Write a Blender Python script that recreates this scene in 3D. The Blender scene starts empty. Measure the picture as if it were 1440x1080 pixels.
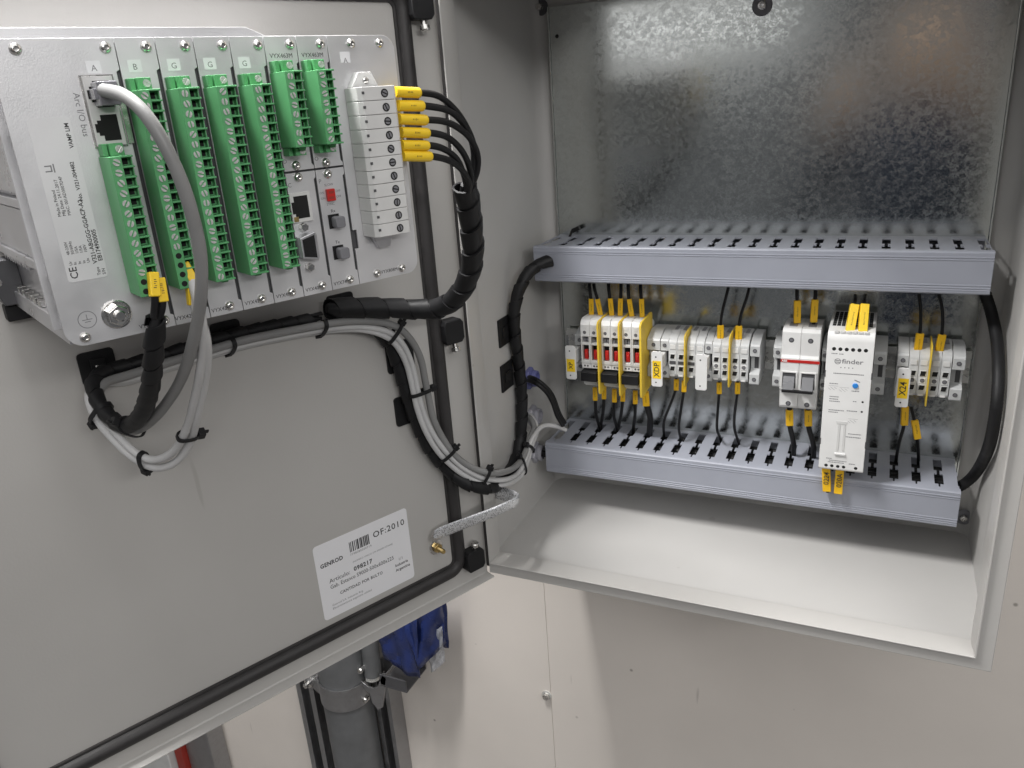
import bpy, math, random
from mathutils import Vector, Matrix
import numpy as np
random.seed(7)
# ------------------------------------------------------------------ camera, world, lamps, exposure
scene = bpy.context.scene
COL = scene.collection
cam_d = bpy.data.cameras.new('camera'); cam = bpy.data.objects.new('camera', cam_d); COL.objects.link(cam)
yaw, pitch, roll = math.radians(-25.753), math.radians(-19.889), math.radians(-4.160)
fwd = Vector((math.sin(yaw)*math.cos(pitch), math.cos(yaw)*math.cos(pitch), math.sin(pitch)))
rgt = Vector((math.cos(yaw), -math.sin(yaw), 0)); upv = rgt.cross(fwd)
r2 = rgt*math.cos(roll)+upv*math.sin(roll); u2 = -rgt*math.sin(roll)+upv*math.cos(roll)
cam.matrix_world = Matrix(((r2.x, u2.x, -fwd.x, .3667), (r2.y, u2.y, -fwd.y, -.6687), (r2.z, u2.z, -fwd.z, .4860), (0, 0, 0, 1)))
cam_d.sensor_fit = 'HORIZONTAL'; cam_d.sensor_width = 36; cam_d.lens = 1111.81/1440*36
cam_d.clip_start = .02; cam_d.clip_end = 60
scene.camera = cam
world = bpy.data.worlds.new('World'); scene.world = world; world.use_nodes = True
world.node_tree.nodes['Background'].inputs[0].default_value = (.93, .95, 1.0, 1)
world.node_tree.nodes['Background'].inputs[1].default_value = .11
def area(name, loc, target, sx, sy, power, color=(1, .985, .972)):
    l = bpy.data.lights.new(name, 'AREA'); l.shape = 'RECTANGLE'; l.size = sx; l.size_y = sy; l.energy = power; l.color = color
    o = bpy.data.objects.new(name, l); COL.objects.link(o); o.location = loc
    d = (Vector(target)-Vector(loc)).normalized()
    up = Vector((0, 0, 1)); x = d.cross(up).normalized(); y = x.cross(d)
    o.rotation_euler = Matrix(((x.x, y.x, -d.x), (x.y, y.y, -d.y), (x.z, y.z, -d.z))).to_euler()
    return o
# ceiling tubes: a row running away from the wall above the cabinet, a far fixture of the room, and an added fill light at the right
near = area('tube_lamp_near', (-.13, -.30, 1.06), (0, 0, 0), .08, .30, 15.5)
near.rotation_euler = (0, 0, 0)
ceil = area('ceiling_light', (.35, -1.45, 1.45), (0, 0, 0), 3.2, 3.0, 34)     # lit white ceiling of the small room
ceil.rotation_euler = (0, 0, 0)
area('fill_light_right', (1.75, -1.5, 1.12), (-.15, -.3, .1), 1.3, .15, 12.5)  # unseen fill light, added to brighten the door and the wall
area('tube_lamp_far', (-1.25, -5.2, .90), (.1, .2, .6), 1.9, .26, 2.4)
scene.view_settings.view_transform = 'Standard'; scene.view_settings.look = 'None'
scene.view_settings.exposure = 0.15; scene.view_settings.gamma = 1.0
scene.render.engine = 'CYCLES'

# ------------------------------------------------------------------ materials (procedural)
MATS = {}
def mat(name, col, rough=.5, metal=0., var=.06, vscale=40., bump=0., bscale=600., spec=.5, rvar=.08, coat=0., trans=0., alpha=1.):
    m = bpy.data.materials.new(name); m.use_nodes = True; nt = m.node_tree; N = nt.nodes; b = N['Principled BSDF']
    tc = N.new('ShaderNodeTexCoord')
    no = N.new('ShaderNodeTexNoise'); no.inputs['Scale'].default_value = vscale; no.inputs['Detail'].default_value = 5
    nt.links.new(tc.outputs['Object'], no.inputs['Vector'])
    mr = N.new('ShaderNodeMapRange'); mr.inputs['From Min'].default_value = .3; mr.inputs['From Max'].default_value = .7
    mr.inputs['To Min'].default_value = 1-var; mr.inputs['To Max'].default_value = 1+var
    nt.links.new(no.outputs['Fac'], mr.inputs['Value'])
    mx = N.new('ShaderNodeMix'); mx.data_type = 'RGBA'; mx.blend_type = 'MULTIPLY'; mx.inputs['Factor'].default_value = 1
    mx.inputs[6].default_value = (*col, 1); nt.links.new(mr.outputs['Result'], mx.inputs[7])
    nt.links.new(mx.outputs[2], b.inputs['Base Color'])
    m2 = N.new('ShaderNodeMapRange'); m2.inputs['From Min'].default_value = .3; m2.inputs['From Max'].default_value = .7
    m2.inputs['To Min'].default_value = max(.03, rough-rvar); m2.inputs['To Max'].default_value = min(1, rough+rvar)
    nt.links.new(no.outputs['Fac'], m2.inputs['Value']); nt.links.new(m2.outputs['Result'], b.inputs['Roughness'])
    b.inputs['Metallic'].default_value = metal; b.inputs['Specular IOR Level'].default_value = spec
    b.inputs['Coat Weight'].default_value = coat; b.inputs['Transmission Weight'].default_value = trans; b.inputs['Alpha'].default_value = alpha
    if bump:
        n2 = N.new('ShaderNodeTexNoise'); n2.inputs['Scale'].default_value = bscale; n2.inputs['Detail'].default_value = 3
        nt.links.new(tc.outputs['Object'], n2.inputs['Vector'])
        bp = N.new('ShaderNodeBump'); bp.inputs['Strength'].default_value = bump; bp.inputs['Distance'].default_value = .0006
        nt.links.new(n2.outputs['Fac'], bp.inputs['Height']); nt.links.new(bp.outputs['Normal'], b.inputs['Normal'])
    MATS[name] = m; return m
def galvanised(name, base, scale, rlo, rhi, rcell=1.0):
    m = bpy.data.materials.new(name); m.use_nodes = True; nt = m.node_tree; N = nt.nodes; b = N['Principled BSDF']; Lk = nt.links.new
    tc = N.new('ShaderNodeTexCoord')
    wn = N.new('ShaderNodeTexNoise'); wn.inputs['Scale'].default_value = scale*.9; wn.inputs['Detail'].default_value = 4
    Lk(tc.outputs['Object'], wn.inputs['Vector'])
    ad = N.new('ShaderNodeVectorMath'); ad.operation = 'MULTIPLY_ADD'; ad.inputs[1].default_value = (.0045,)*3
    Lk(wn.outputs['Color'], ad.inputs[0]); Lk(tc.outputs['Object'], ad.inputs[2])
    v = N.new('ShaderNodeTexVoronoi'); v.inputs['Scale'].default_value = scale; Lk(ad.outputs[0], v.inputs['Vector'])
    v2 = N.new('ShaderNodeTexVoronoi'); v2.inputs['Scale'].default_value = scale*3.1; Lk(ad.outputs[0], v2.inputs['Vector'])
    big = N.new('ShaderNodeTexNoise'); big.inputs['Scale'].default_value = 9; big.inputs['Detail'].default_value = 3; Lk(tc.outputs['Object'], big.inputs['Vector'])
    s1 = N.new('ShaderNodeSeparateColor'); Lk(v.outputs['Color'], s1.inputs[0])
    s2 = N.new('ShaderNodeSeparateColor'); Lk(v2.outputs['Color'], s2.inputs[0])
    a1 = N.new('ShaderNodeMath'); a1.operation = 'ADD'; Lk(s1.outputs[0], a1.inputs[0]); Lk(s2.outputs[0], a1.inputs[1])
    a2 = N.new('ShaderNodeMath'); a2.operation = 'ADD'; bw = N.new('ShaderNodeMath'); bw.operation = 'MULTIPLY_ADD'; bw.inputs[1].default_value = .4; bw.inputs[2].default_value = .3; Lk(big.outputs['Fac'], bw.inputs[0]); Lk(a1.outputs[0], a2.inputs[0]); Lk(bw.outputs[0], a2.inputs[1])
    cr = N.new('ShaderNodeMapRange'); cr.inputs['From Min'].default_value = .4; cr.inputs['From Max'].default_value = 2.2
    cr.inputs['To Min'].default_value = .88; cr.inputs['To Max'].default_value = 1.07; Lk(a2.outputs[0], cr.inputs['Value'])
    mx = N.new('ShaderNodeMix'); mx.data_type = 'RGBA'; mx.blend_type = 'MULTIPLY'; mx.inputs['Factor'].default_value = 1
    mx.inputs[6].default_value = (*base, 1); Lk(cr.outputs['Result'], mx.inputs[7]); Lk(mx.outputs[2], b.inputs['Base Color'])
    rr = N.new('ShaderNodeMapRange'); rr.inputs['From Min'].default_value = .3; rr.inputs['From Max'].default_value = 1.7
    rr.inputs['To Min'].default_value = rlo; rr.inputs['To Max'].default_value = rhi; Lk(a1.outputs[0], rr.inputs['Value']); Lk(rr.outputs['Result'], b.inputs['Roughness'])
    b.inputs['Metallic'].default_value = 1
    bp = N.new('ShaderNodeBump'); bp.inputs['Strength'].default_value = .16*rcell; bp.inputs['Distance'].default_value = .0005
    Lk(a1.outputs[0], bp.inputs['Height']); Lk(bp.outputs['Normal'], b.inputs['Normal'])
    MATS[name] = m; return m
def painted(name, col, rough, peel, specks=0., warm=(1, 1, 1), smudge=.1):
    """powder coat or wall paint: orange peel, greasy smudges in the gloss, faint blotches, sparse dirt specks and hairline scratches"""
    m = bpy.data.materials.new(name); m.use_nodes = True; nt = m.node_tree; N = nt.nodes; b = N['Principled BSDF']; Lk = nt.links.new
    tc = N.new('ShaderNodeTexCoord')
    def noise(sc, det=4, vec=None):
        n = N.new('ShaderNodeTexNoise'); n.inputs['Scale'].default_value = sc; n.inputs['Detail'].default_value = det; Lk(vec or tc.outputs['Object'], n.inputs['Vector']); return n.outputs['Fac']
    def rng(src, a0, a1, b0, b1):
        r = N.new('ShaderNodeMapRange'); r.inputs['From Min'].default_value = a0; r.inputs['From Max'].default_value = a1; r.inputs['To Min'].default_value = b0; r.inputs['To Max'].default_value = b1; Lk(src, r.inputs['Value']); return r.outputs['Result']
    blot = rng(noise(4.5, 6), .3, .7, .945, 1.05)
    mx = N.new('ShaderNodeMix'); mx.data_type = 'RGBA'; mx.blend_type = 'MULTIPLY'; mx.inputs['Factor'].default_value = 1; mx.inputs[6].default_value = (*col, 1); Lk(blot, mx.inputs[7])
    out = mx.outputs[2]
    if specks:
        v = N.new('ShaderNodeTexVoronoi'); v.inputs['Scale'].default_value = 22; Lk(tc.outputs['Object'], v.inputs['Vector'])
        sc = N.new('ShaderNodeSeparateColor'); Lk(v.outputs['Color'], sc.inputs[0])
        pick = rng(sc.outputs[0], .76, .77, 0, 1); siz = rng(sc.outputs[1], 0, 1, .2, 1.5); dd = N.new('ShaderNodeMath'); dd.operation = 'DIVIDE'; Lk(v.outputs['Distance'], dd.inputs[0]); Lk(siz, dd.inputs[1]); dot = rng(dd.outputs[0], .025, .06, 1, 0)
        mm = N.new('ShaderNodeMath'); mm.operation = 'MULTIPLY'; Lk(pick, mm.inputs[0]); Lk(dot, mm.inputs[1])
        mp = N.new('ShaderNodeMapping'); mp.inputs['Scale'].default_value = (1.0, 1.0, .12); mp.inputs['Rotation'].default_value = (0, .5, 0); Lk(tc.outputs['Object'], mp.inputs['Vector'])
        scr = rng(noise(38, 3, mp.outputs['Vector']), .72, .76, 0, .5)
        m3 = N.new('ShaderNodeMath'); m3.operation = 'MAXIMUM'; Lk(mm.outputs[0], m3.inputs[0]); Lk(scr, m3.inputs[1])
        m4 = N.new('ShaderNodeMath'); m4.operation = 'MULTIPLY'; m4.inputs[1].default_value = specks; Lk(m3.outputs[0], m4.inputs[0])
        m5 = N.new('ShaderNodeMix'); m5.data_type = 'RGBA'; Lk(m4.outputs[0], m5.inputs['Factor']); Lk(out, m5.inputs[6]); m5.inputs[7].default_value = (.14, .11, .09, 1); out = m5.outputs[2]
    Lk(out, b.inputs['Base Color'])
    sm = rng(noise(11, 6), .42, .68, rough-smudge*.6, rough+smudge); Lk(sm, b.inputs['Roughness'])
    bp = N.new('ShaderNodeBump'); bp.inputs['Strength'].default_value = peel; bp.inputs['Distance'].default_value = .0005; Lk(noise(520, 2), bp.inputs['Height'])
    b2 = N.new('ShaderNodeBump'); b2.inputs['Strength'].default_value = .10; b2.inputs['Distance'].default_value = .004; Lk(noise(5, 2), b2.inputs['Height']); Lk(bp.outputs['Normal'], b2.inputs['Normal'])
    Lk(b2.outputs['Normal'], b.inputs['Normal']); MATS[name] = m
painted('paint', (.468, .457, .438), .40, .16, .35)
painted('paint_in', (.475, .467, .452), .42, .14, .3)
painted('wallpaint', (.81, .755, .695), .46, .06, .6)
galvanised('galv', (.62, .645, .63), 240, .13, .25, .13)
mat('zinc', (.74, .74, .71), .3, .45, .06, 120, .05, 600)
galvanised('dullzinc', (.40, .40, .41), 120, .38, .55, .6)
mat('alu', (.70, .70, .712), .43, .6, .05, 25, .10, 1500, rvar=.12)
mat('pipegrey', (.165, .17, .175), .5, .3, .15, 30, .1, 200)
mat('alu_side', (.62, .62, .64), .34, .95, .05, 50, .05, 900)
mat('steel', (.66, .65, .63), .24, 1, .05, 200)
mat('screwbright', (.72, .72, .70), .28, .5, .05, 200)
mat('brass', (.62, .46, .20), .3, 1, .08, 200)
mat('green', (.095, .335, .135), .48, 0, .07, 90, .06, 1800)
mat('yellow', (.80, .47, .012), .42, 0, .05, 90, .05, 1500)
mat('yellow_sep', (.74, .52, .05), .45, 0, .05, 60, .04, 1500)
mat('yellow_bright', (.86, .58, .02), .38, 0, .05, 90, .05, 1500)
mat('black', (.011, .011, .012), .52, 0, .25, 80, .10, 1400, .3)
mat('rubber', (.028, .026, .026), .55, 0, .2, 60, .15, 900)
mat('hole', (.004, .004, .004), .8, 0, .1)
mat('white', (.70, .70, .69), .42, 0, .03, 60, .04, 1500)
mat('offwhite', (.60, .60, .59), .45, 0, .05, 60, .05, 1500)
mat('termgrey', (.52, .53, .53), .45, 0, .05, 60, .06, 1500)
mat('duct', (.31, .325, .375), .42, 0, .04, 25, .05, 1200)
mat('cablegrey', (.22, .22, .218), .48, 0, .07, 40, .06, 1200)
mat('cablewhite', (.52, .52, .52), .42, 0, .06, 40, .06, 1200)
mat('greyplastic', (.19, .19, .205), .4, 0, .05)
mat('darkgrey', (.07, .07, .075), .45, 0, .1)
mat('red', (.50, .022, .018), .35, 0, .05)
mat('bar_red', (.30, .03, .02), .5, 0, .05)
mat('blue', (.03, .22, .62), .35, 0, .05)
mat('bluefilm', (.018, .032, .13), .28, 0, .12, 30, .15, 90)
mat('clearfilm', (.5, .52, .56), .25, 0, .2, 200, .5, 300, alpha=.45)
mat('glandgrey', (.36, .36, .40), .35, .2, .15, 200)
mat('bluegland', (.14, .15, .34), .4, 0, .1)
mat('clear', (.72, .73, .75), .3, .55, .3, 700, .6, 1300, coat=.5)
mat('inkbrown', (.16, .10, .02), .6, 0, .1)
mat('toggle', (.13, .132, .14), .3, 0, .05)
mat('cloth', (.012, .018, .035), .8, 0, .2, 30, .2, 500)
mat('skin', (.36, .25, .18), .5, 0, .08, 30)
mat('hair', (.02, .014, .01), .6, 0, .2)
mat('concrete', (.24, .23, .22), .75, 0, .12, 6, .1, 60)
mat('ink', (.03, .03, .032), .6, 0, .1)
mat('inkgrey', (.20, .20, .21), .6, 0, .1)
mat('paper', (.80, .80, .82), .38, 0, .02, 20)
mat('silverlabel', (.74, .74, .75), .42, .25, .02, 20)
mat('plugclear', (.20, .20, .22), .12, 0, .2, 200, .2, 900, coat=.8)

# ------------------------------------------------------------------ mesh builder, units are millimetres
class MB:
    def __init__(s): s.v = []; s.f = []
    def add(s, vs, fs):
        o = len(s.v); s.v += [tuple(p) for p in vs]; s.f += [tuple(i+o for i in f) for f in fs]; return s
    def box(s, x0, x1, y0, y1, z0, z1):
        return s.add([(x0,y0,z0),(x1,y0,z0),(x1,y1,z0),(x0,y1,z0),(x0,y0,z1),(x1,y0,z1),(x1,y1,z1),(x0,y1,z1)],
                     [(0,3,2,1),(4,5,6,7),(0,1,5,4),(1,2,6,5),(2,3,7,6),(3,0,4,7)])
    def prism(s, poly, axis, a, b):
        """poly: 2D points in the two other axes (in xyz order), extruded along axis from a to b"""
        def p3(p, t):
            return {'x': (t, p[0], p[1]), 'y': (p[0], t, p[1]), 'z': (p[0], p[1], t)}[axis]
        n = len(poly); vs = [p3(p, a) for p in poly]+[p3(p, b) for p in poly]
        fs = [tuple(range(n)), tuple(range(2*n-1, n-1, -1))]+[(i, i+n, (i+1) % n+n, (i+1) % n) for i in range(n)]
        return s.add(vs, fs)
    def lathe(s, c, axis, prof, n=16, rot=0.):
        """prof: (radius, height along axis); axis is a vector"""
        a = Vector(axis).normalized(); x = a.orthogonal().normalized(); y = a.cross(x); vs = []; fs = []
        for r, h in prof:
            for k in range(n):
                t = 2*math.pi*k/n+rot
                vs.append(Vector(c)+a*h+(x*math.cos(t)+y*math.sin(t))*r)
        m = len(prof)
        for i in range(m-1):
            for k in range(n):
                fs.append((i*n+k, i*n+(k+1) % n, (i+1)*n+(k+1) % n, (i+1)*n+k))
        fs.append(tuple(range(n-1, -1, -1))); fs.append(tuple((m-1)*n+k for k in range(n)))
        return s.add(vs, fs)
    def cyl(s, c, axis, r, h, n=16, rot=0.): return s.lathe(c, axis, [(r, 0), (r, h)], n, rot)
    def obox(s, c, ax, ay, az, hx, hy, hz):
        """oriented box: centre, unit axes, half sizes"""
        c, ax, ay, az = map(Vector, (c, ax, ay, az))
        vs = [c+ax*i*hx+ay*j*hy+az*k*hz for k in (-1, 1) for j in (-1, 1) for i in (-1, 1)]
        return s.add(vs, [(0,2,3,1),(4,5,7,6),(0,1,5,4),(1,3,7,5),(3,2,6,7),(2,0,4,6)])
    def tube(s, P, r, n=10, caps=True):
        P = [Vector(p) for p in P]; T, X, Y = frames(P); vs = []; fs = []
        for i, p in enumerate(P):
            ri = r(i/(len(P)-1)) if callable(r) else r
            ri *= 1+.018*math.sin(i*.61+P[0].x)+.014*math.sin(i*.23+P[0].z)
            for k in range(n):
                t = 2*math.pi*k/n; vs.append(p+(X[i]*math.cos(t)+Y[i]*math.sin(t))*ri)
        for i in range(len(P)-1):
            for k in range(n): fs.append((i*n+k, i*n+(k+1) % n, (i+1)*n+(k+1) % n, (i+1)*n+k))
        if caps: fs.append(tuple(range(n-1, -1, -1))); fs.append(tuple((len(P)-1)*n+k for k in range(n)))
        return s.add(vs, fs)
    def spiral(s, P, r, pitch, frac, th=.8, n=14, phase=0.):
        """helical wrap band round the path P (dense, even steps)"""
        P = [Vector(p) for p in P]; T, X, Y = frames(P); step = (P[1]-P[0]).length; L = step*(len(P)-1)
        def at(q):
            q = min(max(q, 0), L-1e-6)/step; i = int(q); w = q-i
            return P[i].lerp(P[i+1], w), X[i].lerp(X[i+1], w), Y[i].lerp(Y[i+1], w)
        m = int(L/pitch*n); vs = []; fs = []; hb = pitch*frac*.5
        for i in range(m+1):
            sp = i/n*pitch+pitch*.10*math.sin(i*.043+phase*3); t = 2*math.pi*i/n+phase+.3*math.sin(i*.071)
            for (ds, rr) in ((-hb, r-.55), (0, r+.2), (hb, r+.65), (hb, r-th), (-hb, r-th-.6)):
                c, x, y = at(sp+ds); vs.append(c+(x*math.cos(t)+y*math.sin(t))*rr)
        for i in range(m):
            for k in range(5): fs.append((i*5+k, (i+1)*5+k, (i+1)*5+(k+1) % 5, i*5+(k+1) % 5))
        return s.add(vs, fs)
def frames(P):
    n = len(P); T = []
    for i in range(n):
        T.append((P[min(i+1, n-1)]-P[max(i-1, 0)]).normalized())
    X = [T[0].orthogonal().normalized()]
    for i in range(1, n):
        x = X[-1]-T[i]*X[-1].dot(T[i]); X.append(x.normalized())
    return T, X, [t.cross(x) for t, x in zip(T, X)]
def spline(pts, step=3., smooth=6):
    P = np.array(pts, float); Q = np.vstack([2*P[0]-P[1], P, 2*P[-1]-P[-2]]); out = []
    for i in range(1, len(Q)-2):
        p0, p1, p2, p3 = Q[i-1:i+3]
        for t in np.linspace(0, 1, 12, endpoint=False):
            out.append(.5*((2*p1)+(-p0+p2)*t+(2*p0-5*p1+4*p2-p3)*t*t+(-p0+3*p1-3*p2+p3)*t**3))
    out.append(P[-1]); D = np.array(out)
    def resample(D, st):
        s = np.concatenate([[0], np.cumsum(np.linalg.norm(np.diff(D, axis=0), axis=1))]); m = max(2, int(s[-1]/st)+1)
        q = np.linspace(0, s[-1], m); return np.stack([np.interp(q, s, D[:, k]) for k in range(3)], 1)
    D = resample(D, step)
    for _ in range(smooth):
        E = D.copy(); E[1:-1] = .25*D[:-2]+.5*D[1:-1]+.25*D[2:]; D = E
    return resample(D, step)

# ------------------------------------------------------------------ things and parts
TH = 2.0049; H0 = Vector((-13, -3, 0))
DD = Vector((math.cos(TH), -math.sin(TH), 0)); DN = Vector((math.sin(TH), math.cos(TH), 0))
DROT = math.atan2(DD.y, DD.x)
def door2w(u, w, v): return H0+DD*u+DN*w+Vector((0, 0, v))
class Thing:
    """Empty at a thing's base; frame 'c' = cabinet axes, 'd' = axes of the open door (x along the door from its hinge, y out of its inner face)"""
    def __init__(s, name, label, cat, org, frame='c', group=None, kind=None, rot=0.):
        s.org = Vector(org); s.frame = frame
        s.o = bpy.data.objects.new(name, None); s.o.empty_display_size = .01; COL.objects.link(s.o)
        w = door2w(*org) if frame == 'd' else s.org
        s.o.location = w*.001
        if frame == 'd': s.o.rotation_euler = (0, 0, DROT)
        tag(s.o, label, cat, group, kind)
    def part(s, name, mb, m, parent=None, bevel=0., smooth=30., label=None, kind=None, seg=2):
        o = make(name, [Vector(p)-s.org for p in mb.v], mb.f, m, bevel, smooth, seg); o.parent = parent or s.o
        if label: o['label'] = label
        if kind: o['kind'] = kind
        return o
    def inst(s, name, mesh, loc, rot=(0, 0, 0), parent=None, label=None):
        o = bpy.data.objects.new(name, mesh); COL.objects.link(o); o.parent = parent or s.o
        o.location = (Vector(loc)-s.org)*.001; o.rotation_euler = rot
        if label: o['label'] = label
        return o
def tag(o, label=None, cat=None, group=None, kind=None):
    if label: o['label'] = label
    if cat: o['category'] = cat
    if group: o['group'] = group
    if kind: o['kind'] = kind
    return o
def mesh_of(name, vs, fs, m, smooth=30.):
    me = bpy.data.meshes.new(name); me.from_pydata([Vector(p)*.001 for p in vs], [], fs); me.materials.append(MATS[m])
    me.validate(); me.update()
    import bmesh as _b
    bm = _b.new(); bm.from_mesh(me); _b.ops.recalc_face_normals(bm, faces=bm.faces); bm.to_mesh(me); bm.free()
    if smooth: me.shade_smooth(); me.set_sharp_from_angle(angle=math.radians(smooth))
    return me
def make(name, vs, fs, m, bevel=0., smooth=30., seg=2):
    o = bpy.data.objects.new(name, mesh_of(name, vs, fs, m, smooth)); COL.objects.link(o)
    if bevel:
        b = o.modifiers.new('edge', 'BEVEL'); b.width = bevel*.001; b.segments = seg; b.limit_method = 'ANGLE'; b.angle_limit = math.radians(40)
        b.harden_normals = True
    return o
def solo(name, mb, m, label, cat, group=None, kind=None, bevel=0., smooth=30., org=None, frame='c'):
    """a thing that is one mesh; origin at org"""
    org = Vector(org if org is not None else [sum(c)/len(mb.v) for c in zip(*mb.v)])
    o = make(name, [Vector(p)-org for p in mb.v], mb.f, m, bevel, smooth)
    if frame == 'd': o.location = door2w(*org)*.001; o.rotation_euler = (0, 0, DROT)
    else: o.location = org*.001
    return tag(o, label, cat, group, kind)
TEXTS = []
def text(th, s, size, pos, m='ink', rot=0., parent=None, align='LEFT', name='lettering', bold=0., sx=1., spacing=1.):
    """pos in the thing's frame; flat print 0.03 mm proud"""
    TEXTS.append((th, s, size, Vector(pos), m, rot, parent, align, name, bold, sx, spacing))
def flush_texts():
    tmp = []
    for t in TEXTS:
        cu = bpy.data.curves.new('t', 'FONT'); cu.body = t[1]; cu.size = t[2]*.001; cu.align_x = t[7]; cu.align_y = 'CENTER'
        cu.resolution_u = 2; cu.offset = t[9]*.001; cu.space_character = t[11]; cu.extrude = .00002
        o = bpy.data.objects.new('t', cu); COL.objects.link(o); tmp.append(o)
    dg = bpy.context.evaluated_depsgraph_get()
    for o, t in zip(tmp, TEXTS):
        th = t[0]; me = bpy.data.meshes.new_from_object(o.evaluated_get(dg)); me.materials.clear(); me.materials.append(MATS[t[4]])
        if th.frame == 'd': B = Matrix(((-1, 0, 0), (0, 0, 1), (0, 1, 0)))
        else: B = Matrix(((1, 0, 0), (0, 0, -1), (0, 1, 0)))
        R = B @ Matrix.Rotation(t[5], 3, 'Z') @ Matrix.Diagonal((t[10], 1, 1))
        M = R.to_4x4(); M.translation = (t[3]-th.org)*.001; me.transform(M)
        q = bpy.data.objects.new(t[8], me); COL.objects.link(q); q.parent = t[6] or th.o
    for o in tmp:
        cu = o.data; bpy.data.objects.remove(o); bpy.data.curves.remove(cu)
def ring(mb, profile, x0, x1, z0, z1, close=False):
    """sweep a profile of (inset, y) round a rectangle with mitred corners"""
    n = len(profile); vs = []
    for d, y in profile: vs += [(x0+d, y, z0+d), (x1-d, y, z0+d), (x1-d, y, z1-d), (x0+d, y, z1-d)]
    fs = [(i*4+k, i*4+(k+1) % 4, (i+1)*4+(k+1) % 4, (i+1)*4+k) for i in range(n-1) for k in range(4)]
    if close: fs += [((n-1)*4+k, (n-1)*4+(k+1) % 4, (k+1) % 4, k) for k in range(4)]
    return mb.add(vs, fs)
def rrect(x0, x1, z0, z1, r, n=5):
    out = []
    for cx, cz, a in ((x1-r, z1-r, 0), (x0+r, z1-r, 90), (x0+r, z0+r, 180), (x1-r, z0+r, 270)):
        for k in range(n+1):
            t = math.radians(a+90*k/n); out.append((cx+r*math.cos(t), cz+r*math.sin(t)))
    return out
# ------------------------------------------------------------------ shared small meshes
def mb(): return MB()
PAN = [(2.9, 0), (2.85, .6), (2.3, 1.5), (1.6, 1.95), (1.25, 2.0), (1.2, .9), (.001, .85)]
def screw_mesh(name, axis, k=1., m='steel', prof=PAN, n=14): 
    b = mb().lathe((0, 0, 0), axis, [(r*k, h*k) for r, h in prof], n); return mesh_of(name, b.v, b.f, m)
def slot_mesh(name, axis, r, m='steel'):
    b = mb().lathe((0, 0, 0), axis, [(r, 0), (r, .25)], 12); a = Vector(axis); x = a.orthogonal().normalized(); y = a.cross(x)
    for sgn in (-1, 1):
        pts = [x*(math.cos(t)*r*.97)+y*(sgn*(.22*r+math.sin(t)*.74*r)) for t in [math.pi*i/6 for i in range(7)]]
        n = 7; b.add([p+a*.25 for p in pts]+[p+a*.75 for p in pts], [tuple(range(n)), tuple(range(n, 2*n))]+[(i, (i+1) % n, (i+1) % n+n, i+n) for i in range(n)])
    return mesh_of(name, b.v, b.f, m)
SCR_D = screw_mesh('screw', (0, 1, 0)); SLOT_D = slot_mesh('screw', (0, 1, 0), 1.75, 'screwbright'); SLOT_D_TOP = slot_mesh('screw', (0, 1, 0), 1.9, 'screwbright')
SLOT_DD = slot_mesh('screw', (0, 1, 0), 1.8, 'greyplastic'); SLOT_C = slot_mesh('screw', (0, -1, 0), 1.9); SLOT_CD = slot_mesh('screw', (0, -1, 0), 1.5, 'greyplastic')
b = mb().cyl((0, 0, 0), (0, -1, 0), 2.0, .05, 14); HOLE_C = mesh_of('screw_hole', b.v, b.f, 'hole')

def annulus(c, ro, ri, sgn, n=28):
    """flat printed ring in the xz plane, facing y*sgn"""
    q = mb(); vs = []; fs = []
    for k in range(n):
        t = 2*math.pi*k/n
        for r in (ro, ri): vs.append((c[0]+r*math.cos(t), c[1]+sgn*.03, c[2]+r*math.sin(t)))
    for k in range(n): a = 2*k; b_ = 2*((k+1) % n); fs.append((a, b_, b_+1, a+1))
    return q.add(vs, fs)
# ------------------------------------------------------------------ the setting: wall behind the cabinet
w = mb().box(-2600, -53.7, 262, 300, -1500, 1500).box(-53.0, 2600, 262, 300, -1500, 1500).box(-53.7, -53.0, 264, 300, -1500, 1500)
o = make('wall', [Vector(p) for p in w.v], w.f, 'wallpaint'); tag(o, kind='structure')
w = mb().box(-2600, 2600, -3600, 262, -1085, -1060); o = make('floor', [Vector(p) for p in w.v], w.f, 'concrete'); tag(o, kind='structure')

# ------------------------------------------------------------------ enclosure
enc = Thing('steel_enclosure', 'open light grey painted steel wall cabinet holding the wired mounting plate', 'cabinet', (236, 120, -14))
OX0, OX1, OZ0, OZ1 = -14, 486, -14, 604
s = mb()
path = [(-12, 26), (-12, 224)]+[(-12+16*(1-math.cos(t)), 228+16*math.sin(t)) for t in [math.pi/2*i/6 for i in range(7)]]
path += [(472-p[0], p[1]) for p in reversed(path)]
n = len(path); vs = [(x, y, z) for z in (OZ0+2, OZ1-2) for x, y in path]
c0 = Vector((236, 120))
vs += [(x+(-2 if x < 236 else 2)*(1 if y < 240 else 0), y+(2 if y > 226 else 0), z) for z in (OZ0+2, OZ1-2) for x, y in path]
fs = []
for i in range(n-1): fs += [(i, i+1, n+i+1, n+i), (2*n+i, 3*n+i, 3*n+i+1, 2*n+i+1)]
for i in range(n-1): fs += [(n+i, n+i+1, 3*n+i+1, 3*n+i), (i, 2*n+i, 2*n+i+1, i+1)]
s.add(vs, fs)
enc.part('shell', s, 'paint_in', smooth=40)
enc.part('floor_panel', mb().box(-13.9, 485.9, 26, 246, OZ0, OZ0+2), 'paint_in')
enc.part('top_panel', mb().box(-13.9, 485.9, 26, 246, OZ1-2, OZ1), 'paint_in')
rim = ring(mb(), [(0, 30), (0, 5), (.3, 3.6), (1.0, 3), (13, 3), (13.2, .5), (13.7, 0), (14.3, 0), (14.8, .5), (16.6, 21.5), (16.0, 23.5), (2.2, 26)], OX0, OX1, OZ0, OZ1)
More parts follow.
